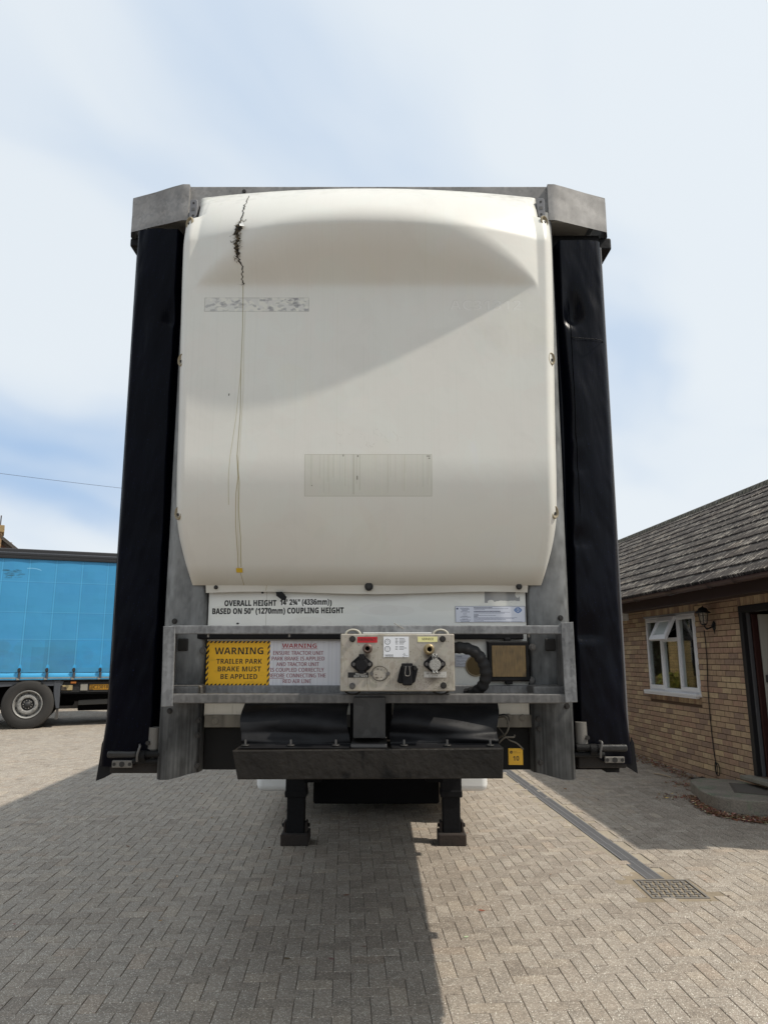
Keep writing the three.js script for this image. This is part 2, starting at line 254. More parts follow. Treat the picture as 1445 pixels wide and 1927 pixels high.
// --- body behind the front
const curtainBump = grayTex(512, 512, (u, v) => 0.5 + 0.35 * (fbm(u * 6, v * 4, 4, 5, 33) - 0.5) + 0.05 * Math.sin(u * 512 * 0.8) * 0.5);
const curtainTex = colorTex(512, 512, (u, v) => { const st = fbm(u * 90, v * 2, 2, 3, 44), f = fbm(u * 4, v * 8, 4, 4, 47), sp = hash(Math.floor(u * 512), Math.floor(v * 512), 5) > 0.9975 ? 0.09 : 0, k = 0.0010 + 0.0018 * st * f + sp * (hash(Math.floor(u * 512), Math.floor(v * 512), 9)); return [k * 0.6, k * 0.95, k * 3.2]; });
const curtainMat = phys({ map: curtainTex, roughness: 0.32, specularIntensity: 0.15, bumpMap: curtainBump, bumpScale: 0.004 });
const sideVinyl = phys({ color: col(0.006, 0.007, 0.012), roughness: 0.5, specularIntensity: 0.5 });
for (const s of [-1, 1]) part('side_curtain', box(s * 1.255, 1.36, -12.3, s * 1.272, 4.12, -0.16), sideVinyl, P);
slab('roof', [-1.26, 4.26], [1.26, 4.30], -12.35, -0.08, std({ color: col(0.6, 0.6, 0.58), roughness: 0.5 }), P, 0.01);
slab('floor_deck', [-1.24, 1.30], [1.24, 1.40], -12.3, -0.14, chassisPaint, P, 0.01);
slab('rear_door', [-1.25, 1.40], [1.25, 4.25], -12.36, -12.31, std({ color: col(0.5, 0.5, 0.5), roughness: 0.5 }), P, 0.01);
for (const s of [-1, 1]) { slab('side_rail', [s * 1.20, 1.28], [s * 1.27, 1.42], -12.3, -0.16, blackSteel, P); slab('chassis_beam', [s * 0.42, 0.80], [s * 0.56, 1.30], -12.2, -2.4, chassisPaint, P); }
slab('coupling_plate', [-0.62, 1.335], [0.62, 1.362], -2.5, -0.02, blackSteel, P);
for (const z of [-1.2, -3.0, -5, -7, -9, -11]) slab('cross_member', [-1.2, 1.12], [1.2, 1.30], z - 0.05, z + 0.05, chassisPaint, P);
// --- running gear far below and behind
{
  const tyre = std({ color: col(0.014, 0.014, 0.014), roughness: 0.85 }), rim = std({ color: col(0.3, 0.3, 0.3), roughness: 0.5, metalness: 0.5 });
  const tg = new THREE.LatheGeometry([[0.29, -0.18], [0.46, -0.19], [0.51, -0.15], [0.525, 0], [0.51, 0.15], [0.46, 0.19], [0.29, 0.18]].map((p) => new THREE.Vector2(...p)), 36).rotateZ(Math.PI / 2);
  const rg = new THREE.LatheGeometry([[0.0, 0.05], [0.12, 0.05], [0.16, -0.02], [0.25, -0.06], [0.29, 0.17]].map((p) => new THREE.Vector2(...p)), 28).rotateZ(Math.PI / 2);
  for (const z of [-8.9, -10.2, -11.5]) { for (const s of [-1, 1]) { const w = part('wheel', tg, tyre, P); w.position.set(s * 1.03, 0.495 + (z + 8.9) * 0.009, z); const q = part('rim', rg, rim, w); if (s > 0) q.rotation.y = Math.PI; } part('axle', cyl(0.07, 0.07, 2.0, 0, 0.5, z, 'x'), chassisPaint, P); }
}
// --- landing legs
{
  const foot = std({ map: colorTex(256, 256, (u, v) => { const f = fbm(u * 8, v * 8, 8, 5, 51); return [0.018 + 0.03 * f * f, 0.015 + 0.016 * f * f, 0.013 + 0.010 * f * f]; }), roughness: 0.9, bumpMap: grimeBump, bumpScale: 0.003 });
  const legMat = phys({ specularIntensity: 0.3, color: col(0.007, 0.007, 0.008), roughness: 0.6, bumpMap: grimeBump, bumpScale: 0.002 });
  for (const x of [-0.748, 0.722]) {
    const z = -3.56, y0 = 0.034, l = new THREE.Group(); l.name = 'landing_leg'; P.add(l);
    part('outer_tube', box(x - 0.098, 0.475, z - 0.08, x + 0.098, 1.30, z + 0.08, 0.015), legMat, l);
    part('inner_tube', box(x - 0.083, y0 + 0.07, z - 0.066, x + 0.083, 0.50, z + 0.066, 0.012), legMat, l);
    part('tube_collar', box(x - 0.103, 0.455, z - 0.086, x + 0.103, 0.52, z + 0.086, 0.012), legMat, l);
    part('foot', merge([box(x - 0.130, y0, z - 0.12, x + 0.130, y0 + 0.105, z + 0.12, 0.012), box(x - 0.112, y0 + 0.10, z - 0.055, x - 0.088, y0 + 0.20, z + 0.055, 0.008), box(x + 0.088, y0 + 0.10, z - 0.055, x + 0.112, y0 + 0.20, z + 0.055, 0.008)]), foot, l);
    part('pivot_pin', cyl(0.017, 0.017, 0.26, x, y0 + 0.16, z, 'x', 14), legMat, l);
  }
  part('cross_shaft', cyl(0.025, 0.025, 1.4, -0.01, 1.02, -3.56, 'x', 12), legMat, P);
}
// --- white moulded lockers hung below the deck
for (const s of [-1, 1]) part('side_locker', box(s * 0.72, 0.345, -8.2, s > 0 ? 1.178 : -1.258, 1.12, -4.25, 0.07), whitePlastic, P, s > 0 ? 'white moulded locker, sunlit, right side' : 'white moulded locker in shade, left side');

slab('underslung_carrier', [-0.69, 1.28], [0.69, 0.15], -8.0, -4.6, chassisPaint, P, 0.03); slab('axle_valance', [-1.2, 1.28], [1.2, 0.55], -8.3, -8.25, chassisPaint, P, 0.01);

// --- front wall: galvanised corner posts
const postGeo = (s) => {                                    // bent sheet, outer edge to inner return
  const sec = [[1.004, -0.10], [1.004, 0.010], [0.996, 0.030], [0.974, 0.044], [0.935, 0.050], [0.885, 0.044], [0.845, 0.034], [0.815, 0.026], [0.802, 0.014], [0.797, -0.04]];
  const n = sec.length - 1;
  return grid(n, 30, (u, v) => { const k = Math.round(u * n), q = sec[k], y0 = 1.283 + 0.030 * smooth(0.96, 0.80, q[0]), y = mix(y0, 4.24, v); return [s * q[0], y, q[1] + 0.002 * Math.sin(y * 9 + k)]; });
};
for (const s of [-1, 1]) {
  let g = postGeo(s); if (s < 0) { const id = g.index.array; for (let i = 0; i < id.length; i += 3) { const t = id[i]; id[i] = id[i + 1]; id[i + 1] = t; } g.computeVertexNormals(); }
  const m = std({ map: galv.map, roughnessMap: galv.roughnessMap, roughness: 1, metalness: 0.3, side: THREE.DoubleSide });
  // the foot of each post is greasier: dark stains that belong to the steel
  m.map = colorTex(256, 1024, (u, v) => { const sp = fbm(u * 14, v * 60, 0, 3, s + 40), f = fbm(u * 3, v * 14, 0, 5, s + 60), low = smooth(0.26, 0.02, v + 0.14 * (f - 0.5)), drip = fbm(u * 26, v * 4, 0, 3, 71), k = 0.25 * (0.70 + 0.5 * (sp - 0.5) + 0.7 * (f - 0.5)) * (1 - low * (0.72 + 0.7 * (drip - 0.5))); return [k * 0.98, k * 1.0, k * 0.99]; }); m.map.repeat.set(1, 1);
  part('corner_post', g, m, P);
  const bolts = s < 0 ? [[-0.944, 2.028], [-0.946, 1.601], [-0.808, 1.556], [-0.81, 1.487], [-0.806, 1.345]] : [[0.953, 2.044], [0.966, 1.623], [0.827, 1.564], [0.83, 1.519], [0.832, 1.362]];
  for (const b of bolts) part('bolt', boltGeo(b[0], b[1], Math.abs(b[0]) < 0.86 ? 0.033 : 0.046, 0.014), darkBolt, P);
}
// --- bulkhead behind the moulding: white panel with the painted height notice
{
  const x0 = -0.792, x1 = 0.794, y0 = 1.575, y1 = 2.30, W = 2048, H = Math.round(2048 * (y1 - y0) / (x1 - x0)), sx = W / (x1 - x0), X = (x) => (x - x0) * sx, Y = (y) => (y1 - y) * sx;
  const tex = canvasTex(W, H, (g) => {
    g.fillStyle = '#dcdcd6'; g.fillRect(0, 0, W, H); const r = rng(3);
    for (let i = 0; i < 260; i++) { g.fillStyle = 'rgba(' + (r() < 0.5 ? '120,112,96,' : '245,245,240,') + (r() * 0.05).toFixed(3) + ')'; g.beginPath(); g.ellipse(r() * W, r() * H, 20 + r() * 160, 8 + r() * 50, 0, 0, 7); g.fill(); }
    for (let i = 0; i < 90; i++) { g.fillStyle = 'rgba(70,60,45,' + (0.03 + r() * 0.08).toFixed(3) + ')'; g.fillRect(r() * W, H - r() * 120, 2 + r() * 4, 60); }
    g.strokeStyle = 'rgba(150,146,134,0.8)'; g.lineWidth = 2.5; g.beginPath(); g.moveTo(X(-0.502), 0); g.lineTo(X(-0.504), H * 0.48); g.stroke();
    g.fillStyle = '#0a0a0a'; g.textBaseline = 'alphabetic';
    const line = (s, a, b, y, px, tilt = 0) => { g.save(); g.font = 'bold ' + px + 'px sans-serif'; const w = g.measureText(s).width; g.translate(X(a), Y(y)); g.rotate(tilt); g.scale((X(b) - X(a)) / w, 1.12); g.fillText(s, 0, 0); g.lineWidth = 2.2; g.strokeStyle = '#0a0a0a'; g.strokeText(s, 0, 0); g.restore(); };
    const A = [-0.715, 2.105], B = [-0.454, 2.105], C = [-0.436, 2.11], Dq = [-0.188, 2.11], E0 = [-0.775, 2.065], F0 = [-0.116, 2.07];
    line('OVERALL HEIGHT', A[0], B[0], A[1], 44, -0.006);
    g.fillStyle = '#e4e4e0'; g.fillRect(X(C[0]) - 4, Y(C[1]) - 46, X(Dq[0]) - X(C[0]) + 6, 50); g.fillStyle = '#0a0a0a';
    line('14\' 2\u00be" (4336mm)', C[0], Dq[0], C[1], 43, -0.01); line(')', Dq[0] + 0.001, Dq[0] + 0.012, A[1] + 0.004, 42);
    line('BASED ON 50" (1270mm) COUPLING HEIGHT', E0[0], F0[0], E0[1], 44, -0.008);
    g.fillStyle = '#8f9090'; const p = [0.589, 2.177], q = [0.766, 2.114]; g.fillRect(X(p[0]), Y(p[1]), X(q[0]) - X(p[0]), Y(q[1]) - Y(p[1]) - 8); g.fillStyle = '#d6d6d0';
    for (let i = 0; i < 9; i++) { g.beginPath(); g.ellipse(X(p[0]) + 40 + i * 22, Y(q[1]) - 6 - r() * 10, 14 + r() * 10, 5 + r() * 9, 0, 0, 7); g.fill(); } g.beginPath(); g.ellipse(X(q[0]) - 14, Y(q[1]) - 62, 16, 20, 0, 0, 7); g.fill();
    g.fillStyle = '#0d0d0d'; for (const a of [[-0.525, 2.171], [-0.644, 2.018]]) { g.beginPath(); g.ellipse(X(a[0]), Y(a[1]), 9, 6, 0, 0, 7); g.fill(); }
    // grime round the lower fixings
    const gr = g.createLinearGradient(0, Y(1.70), 0, H); gr.addColorStop(0, 'rgba(120,104,78,0)'); gr.addColorStop(1, 'rgba(120,104,78,0.35)'); g.fillStyle = gr; g.fillRect(0, Y(1.70), W, H);
  });
  const g = box(x0, y0, -0.05, x1, y1, 0); const p = g.attributes.position, uv = g.attributes.uv; for (let i = 0; i < p.count; i++) uv.setXY(i, (p.getX(i) - x0) / (x1 - x0), (p.getY(i) - y0) / (y1 - y0));
  part('bulkhead_panel', g, std({ map: tex, roughness: 0.38 }), P);
  const strip = std({ map: colorTex(512, 64, (u, v) => { const f = fbm(u * 30, v * 5, 0, 5, 15), k = 0.13 + 0.16 * (f - 0.4); return [k * 1.1, k, k * 0.82]; }), roughness: 0.8, metalness: 0.2 });
  const a = [-0.789, 1.579], b = [0.807, 1.519]; const sg = box(a[0], a[1], -0.05, b[0], b[1], 0.006, 0.003);
  part('lower_steel_strip', sg, strip, P);
  for (const q of [[-0.735, 1.549], [0.691, 1.567], [0.759, 1.564]]) part('rivet', cyl(0.015, 0.017, 0.006, q[0], q[1], 0.008, 'z'), strip, P);
  slab('front_bolster', [-0.80, 1.512], [0.80, 1.312], -0.30, -0.055, blackSteel, P);
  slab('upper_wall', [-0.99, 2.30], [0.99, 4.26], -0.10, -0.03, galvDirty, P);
}
// --- the big white moulding with its brow
{
  const yB = 2.205, yT = 4.314, BASE = 0.235, y0 = 3.685, SL = 0.72, HC = 0.255, half = 0.855;
  const sEdge = (y) => { const t = y; if (t > 2.56) return mix(0.940, mix(0.968, 0.913, smooth(4.085, 4.12, t)), smooth(2.56, 4.1, t)); const k = clamp((2.56 - t) / (2.56 - yB)); return 0.940 - 0.075 * Math.pow(k, 1.7); };
  const smin = (a, b, k) => { const h = clamp(0.5 + 0.5 * (b - a) / k); return mix(b, a, h) - k * h * (1 - h); };
  const depth = (x, y) => {
    const w = sEdge(y), d = Math.max(0, w - Math.abs(x)), fil = d < 0.075 ? Math.sqrt(Math.max(0, 1 - (1 - d / 0.075) ** 2)) : 1;
    const t = clamp((y - yB) / 0.60), base = BASE * (1 - (1 - t) ** 2.0);
    const lens = Math.max(0, 1 - (x / half) ** 2), hc = HC * Math.pow(lens, 0.92);
    const up = y - y0, soft = 0.5 * (up + Math.sqrt(up * up + 0.0004)) - 0.0, brow = Math.max(0, smin(SL * soft, SL * hc * 0.98, 0.085 * Math.sqrt(lens) + 0.0005)) * smooth(y0 - 0.14, y0 - 0.02, y);
    let z = base + brow;
    const yr = 3.93, k = clamp((y - yr) / (yT - yr)), zt = 0.025 + 0.075 * lens; z = mix(zt, z, 1 - Math.pow(k, 1.5));
    return 0.045 + z * (0.16 + 0.84 * fil);
  };
  const g = grid(240, 300, (u, v) => { const y = mix(yB, yT, v), w = sEdge(y), q = u * 2 - 1, x = w * Math.sign(q) * (1 - Math.pow(1 - Math.abs(q), 1.5)); return [x, y, depth(x, y)]; });
  { const p = g.attributes.position, uv = g.attributes.uv; for (let i = 0; i < p.count; i++) uv.setXY(i, (p.getX(i) + 0.99) / 1.98, (p.getY(i) - yB) / (yT - yB)); }
  const W = 1408, H = 1504, X = (x) => (x + 0.99) / 1.98 * W, Y = (y) => (yT - y) / (yT - yB) * H;
  const tex = canvasTex(W, H, (c) => {
    c.fillStyle = '#d5d3cc'; c.fillRect(0, 0, W, H); const r = rng(19);
    for (let i = 0; i < 700; i++) { c.fillStyle = 'rgba(' + (r() < 0.6 ? '170,160,138,' : '250,248,240,') + (r() * 0.016).toFixed(3) + ')'; c.beginPath(); c.ellipse(r() * W, r() * H, 10 + r() * 120, 10 + r() * 90, r() * 3, 0, 7); c.fill(); }
    for (let i = 0; i < 240; i++) { const x = r() * W, y = r() * H * 0.6; c.fillStyle = 'rgba(120,108,84,' + (r() * 0.022).toFixed(3) + ')'; c.fillRect(x, y, 1 + r() * 3, 100 + r() * 700); }
    // grey bloom along the top edge
    for (let i = 0; i < 900; i++) { const x = r() * W, d = Math.abs(x / W - 0.5) * 2; c.fillStyle = 'rgba(110,108,98,' + (0.02 + 0.05 * d * r()).toFixed(3) + ')'; c.beginPath(); c.ellipse(x, r() * r() * 110, 4 + r() * 20, 2 + r() * 9, -0.1, 0, 7); c.fill(); }
    // ghost of a removed number and a peeling strip
    const at = (p) => [X(p[0]), Y(p[1])];
    { const [x, y] = at([0.412, 3.555]), [x2] = at([0.771, 3.555]); c.save(); c.font = 'bold 50px sans-serif'; const s = 'AC31312', w = c.measureText(s).width; c.translate(x, y); c.scale((x2 - x) / w, 1); c.fillStyle = 'rgba(255,255,255,0.13)'; c.fillText(s, 1, 2); c.strokeStyle = 'rgba(120,118,112,0.13)'; c.lineWidth = 1.5; c.strokeText(s, 0, 0); c.restore(); }
    { const [x, y] = at([-0.807, 3.618]), [x2, y2] = at([-0.289, 3.547]), q = rng(8); c.fillStyle = 'rgba(186,186,184,0.35)'; c.fillRect(x, y, x2 - x, y2 - y); c.strokeStyle = 'rgba(110,108,100,0.55)'; c.lineWidth = 1.5; c.strokeRect(x, y, x2 - x, y2 - y); c.save(); c.beginPath(); c.rect(x, y, x2 - x, y2 - y); c.clip();
      for (let i = 0; i < 150; i++) { const k = q(); c.fillStyle = k < 0.55 ? 'rgba(128,128,130,' + (0.15 + q() * 0.4) + ')' : 'rgba(212,210,202,0.9)'; const cx = x + q() * (x2 - x), cy = y + q() * (y2 - y); c.beginPath(); for (let a = 0; a < 7; a++) { const rr = (3 + q() * 15) * (k < 0.55 ? 0.8 : 0.9), t = a / 7 * 6.28; c.lineTo(cx + rr * Math.cos(t), cy + rr * 0.6 * Math.sin(t)); } c.fill(); } c.restore(); }
    // oblong left by a removed sign
    { const [x, y] = at([-0.294, 2.814]), [x2, y2] = at([0.313, 2.615]), q = rng(4); c.fillStyle = 'rgba(150,146,124,0.17)'; c.fillRect(x, y, x2 - x, y2 - y); c.strokeStyle = 'rgba(118,112,92,0.4)'; c.lineWidth = 1.4; c.strokeRect(x, y, x2 - x, y2 - y); for (let i = 0; i < 70; i++) { c.fillStyle = 'rgba(' + (q() < 0.5 ? '120,114,90,' : '225,222,205,') + (q() * 0.16).toFixed(3) + ')'; c.fillRect(x + q() * (x2 - x), y, 1 + q() * 3, (y2 - y) * (0.4 + 0.6 * q())); } c.fillStyle = 'rgba(60,56,48,0.6)'; for (const p of [[0.30, 0.0, 3, 7], [0.414, 0.02, 4, 6], [0.41, 0.52, 3.5, 13], [0.055, 0.74, 3, 3], [0.96, 0.03, 12, 3], [0.975, 0.08, 5, 4]]) c.fillRect(x + p[0] * (x2 - x), y + p[1] * (y2 - y), p[2], p[3]); }
    for (let i = 0; i < 26; i++) { const [x, y] = at([0.001, 2.902]); c.strokeStyle = 'rgba(120,116,104,' + (0.1 + r() * 0.25).toFixed(2) + ')'; c.lineWidth = 1; c.beginPath(); const a = x + (r() - 0.5) * 230, b = y + (r() - 0.5) * 70; c.moveTo(a, b); c.quadraticCurveTo(a + r() * 12, b + 6, a + (r() - 0.3) * 22, b + r() * 18); c.stroke(); }
    // rust-brown runs below the crack
    const run = (pts, col, w) => { c.strokeStyle = col; c.lineWidth = w; c.lineCap = 'round'; c.beginPath(); pts.forEach((p, i) => { const [x, y] = at(p); i ? c.lineTo(x, y) : c.moveTo(x, y); }); c.stroke(); };
    run([[-0.619, 3.679], [-0.614, 3.465], [-0.615, 3.241], [-0.61, 3.023], [-0.618, 2.809], [-0.611, 2.704]], 'rgba(122,112,74,0.65)', 2.6);
    run([[-0.611, 2.704], [-0.621, 2.628], [-0.627, 2.476], [-0.626, 2.352], [-0.63, 2.281]], 'rgba(130,112,62,0.6)', 2.6);
    run([[-0.618, 2.809], [-0.605, 2.678], [-0.61, 2.552], [-0.607, 2.427], [-0.615, 2.292]], 'rgba(126,112,60,0.7)', 2.4);
    run([[-0.615, 3.241], [-0.63, 2.996], [-0.651, 2.809], [-0.657, 2.704], [-0.657, 2.576]], 'rgba(126,112,60,0.45)', 1.8);
    run([[-0.604, 3.55], [-0.605, 3.353], [-0.6, 3.132], [-0.603, 2.969], [-0.609, 2.783], [-0.621, 2.307]], 'rgba(140,128,90,0.4)', 1.8);
    run([[-0.621, 2.262], [-0.611, 2.213], [-0.604, 2.177]], 'rgba(120,100,50,0.6)', 2);
    run([[-0.668, 3.118], [-0.669, 3.11]], 'rgba(50,46,40,0.9)', 3);
    // brown edge along the bottom flange
    const gr = c.createLinearGradient(0, H - 70, 0, H); gr.addColorStop(0, 'rgba(120,100,66,0)'); gr.addColorStop(1, 'rgba(120,100,66,0.28)'); c.fillStyle = gr; c.fillRect(0, H - 70, W, 70);
  });
  const bump = grayTex(512, 512, (u, v) => fbm(u * 10, v * 10, 10, 4, 28) * 0.6 + 0.4 * fbm(u * 70, v * 70, 70, 3, 29));
  const white = phys({ map: tex, roughness: 0.42, specularIntensity: 0.7, bumpMap: bump, bumpScale: 0.0007, side: THREE.DoubleSide });
  const wall = part('front_moulding', g, white, P, 'bulging white moulded front panel with a torn crack at its upper left');
  // bottom flange and its fixings
  const fl = grid(60, 3, (u, v) => { const x = mix(-0.80, 0.80, u), y = mix(yB + 0.006, 2.168 + 0.006 * Math.sin(u * 9), v); return [x, y, 0.046 - 0.012 * v + 0.005 * Math.sin(u * 17) * v]; }); { const id = fl.index.array; for (let i = 0; i < id.length; i += 3) { const t = id[i]; id[i] = id[i + 1]; id[i + 1] = t; } fl.computeVertexNormals(); const uv = fl.attributes.uv; for (let i = 0; i < uv.count; i++) uv.setXY(i, uv.getX(i), 0.01 + 0.02 * uv.getY(i)); }
  part('bottom_flange', fl, white, wall);
  part('fixing_bolt', boltGeo(0.01, 2.198, 0.046, 0.021), darkBolt, wall); part('fixing_bolt', boltGeo(0.755, 2.198, 0.044, 0.015), darkBolt, wall); part('fixing_bolt', boltGeo(-0.749, 2.195, 0.044, 0.010), darkBolt, wall);
  // recessed screw pockets along both edges
  const beige = std({ color: col(0.30, 0.255, 0.175), roughness: 0.95 });
  for (const p of [[-0.92, 4.062, -1], [-0.918, 3.304, -1], [-0.908, 2.542, -1], [0.914, 4.068, 1], [0.912, 3.307, 1], [0.91, 2.547, 1]]) {
    const zc = depth(p[0], p[1]) + 0.002, k = new THREE.LatheGeometry([[0.002, -0.012], [0.010, -0.011], [0.014, -0.004], [0.0165, 0.0035], [0.0195, 0.002], [0.021, -0.004]].map((q) => new THREE.Vector2(...q)), 20).rotateX(Math.PI / 2); k.scale(1.25, 1.6, 1.2); k.rotateY(p[2] * 0.6); k.translate(p[0], p[1], zc - 0.001);
    const pk = part('screw_pocket', k, beige, wall); part('screw', cyl(0.007, 0.007, 0.01, p[0], p[1] - 0.008, zc - 0.002, 'z', 8), darkBolt, pk);
  }
  // the crack: a torn slot with ragged lips, and a chipped flap standing off
  const tear = std({ color: col(0.010, 0.009, 0.007), roughness: 1 }), fibre = std({ color: col(0.16, 0.13, 0.085), roughness: 1 });
  const on = (p, off = 0.003) => { const z = depth(p[0], p[1]); return [p[0], p[1], z + off]; };
  const px = (a) => a;                                      // [x, y, half width] along the tear, top to bottom
  const line = [[-0.629, 4.263, .0015], [-0.629, 4.183, .002], [-0.629, 4.122, .0035], [-0.626, 4.082, .002], [-0.624, 4.045, .0035], [-0.627, 3.985, .0025], [-0.634, 3.961, .012], [-0.639, 3.938, .017], [-0.643, 3.918, .010], [-0.637, 3.901, .009], [-0.632, 3.888, .010], [-0.639, 3.876, .011], [-0.645, 3.859, .008], [-0.639, 3.836, .009], [-0.637, 3.81, .008], [-0.636, 3.795, .004], [-0.627, 3.778, .004], [-0.618, 3.76, .002], [-0.614, 3.746, .003], [-0.618, 3.725, .002], [-0.62, 3.702, .002], [-0.614, 3.69, .003]];
  const rr = rng(61), ribbon = (pts, off) => { const Pq = []; for (let i = 0; i < pts.length - 1; i++) { const sub = 4; for (let s = 0; s < sub; s++) { const f = (t) => pts[i].map((q, k) => mix(q, pts[i + 1][k], t)), a = f(s / sub), b = f((s + 1) / sub), ja = a[2] * (0.6 + 0.8 * vnoise(i * 4 + s, 1, 0, 9)), jb = b[2] * (0.6 + 0.8 * vnoise(i * 4 + s + 1, 1, 0, 9)), wa = (vnoise(i * 4 + s, 5, 0, 3) - 0.5) * 0.012, wb = (vnoise(i * 4 + s + 1, 5, 0, 3) - 0.5) * 0.012; const A = on([a[0] - ja + wa, a[1]], off), B = on([a[0] + ja + wa, a[1]], off), C = on([b[0] + jb + wb, b[1]], off), D = on([b[0] - jb + wb, b[1]], off); for (const q of [A, C, B, A, D, C]) Pq.push(...q); } } const q = new THREE.BufferGeometry(); q.setAttribute('position', new THREE.Float32BufferAttribute(Pq, 3)); q.computeVertexNormals(); return metric(q); };
  const ck = part('crack', ribbon(line, 0.002), tear, wall, 'ragged dark crack in the white panel');
  const frays = []; for (let i = 0; i < 120; i++) { const t = rr(), k = Math.floor(mix(5, 16, t)), a = line[k], x = a[0] + (rr() - 0.5) * 0.034, y = a[1] + (rr() - 0.5) * 0.05, l = 0.004 + rr() * 0.014, an = rr() * 6.28, o = on([x, y], 0.003), e = on([x + l * Math.cos(an), y + l * Math.sin(an) * 0.6], 0.005 + rr() * 0.01); frays.push(tube([o, [(o[0] + e[0]) / 2, (o[1] + e[1]) / 2, (o[2] + e[2]) / 2 + 0.003], e], 0.0006 + rr() * 0.0009, 4, 4)); }
  part('frayed_fibre', metric(merge(frays)), fibre, ck).userData.kind = 'stuff';
  for (const br of [[[-0.633, 3.933, .004], [-0.656, 3.916, .004], [-0.679, 3.907, .001]], [[-0.624, 3.979, .001], [-0.608, 3.988, .003], [-0.597, 4.001, .001]], [[-0.674, 3.885, .001], [-0.666, 3.873, .002], [-0.652, 3.868, .002]], [[-0.646, 3.687, .0012], [-0.633, 3.686, .002], [-0.619, 3.682, .002], [-0.611, 3.693, .002]]]) part('crack_branch', ribbon(br, 0.002), tear, ck);
  { const a = on([-0.634, 3.973], 0.004), b = on([-0.616, 3.982], 0.004), c = on([-0.599, 3.942], 0.016), d = on([-0.623, 3.944], 0.022); const q = new THREE.BufferGeometry(); q.setAttribute('position', new THREE.Float32BufferAttribute([...a, ...d, ...c, ...a, ...c, ...b], 3)); q.computeVertexNormals(); part('broken_flap', metric(q), std({ color: col(0.72, 0.71, 0.68), roughness: 0.5, side: THREE.DoubleSide }), ck); }
  // small yellow sticker near the foot of the moulding
  { const p = [-0.64, 2.264], q = [-0.609, 2.285]; const za = depth(p[0], p[1]) + 0.003, zb = depth(q[0], q[1]) + 0.003; const s = grid(1, 1, (u, v) => [mix(p[0], q[0], u), mix(p[1], q[1], v), mix(za, zb, v)]); part('yellow_sticker', s, std({ color: col(0.62, 0.40, 0.02), roughness: 0.6 }), wall); }
}
{ // torn scrap of black tape hanging from the flange
  const pts = [[-0.451, 2.172], [-0.42, 2.174], [-0.406, 2.159], [-0.397, 2.148], [-0.4, 2.132], [-0.418, 2.131], [-0.437, 2.145], [-0.448, 2.153]];
  part('black_tape_scrap', plate(pts, 0.044, 0.047, 0.0005), blackPlastic, P);
}
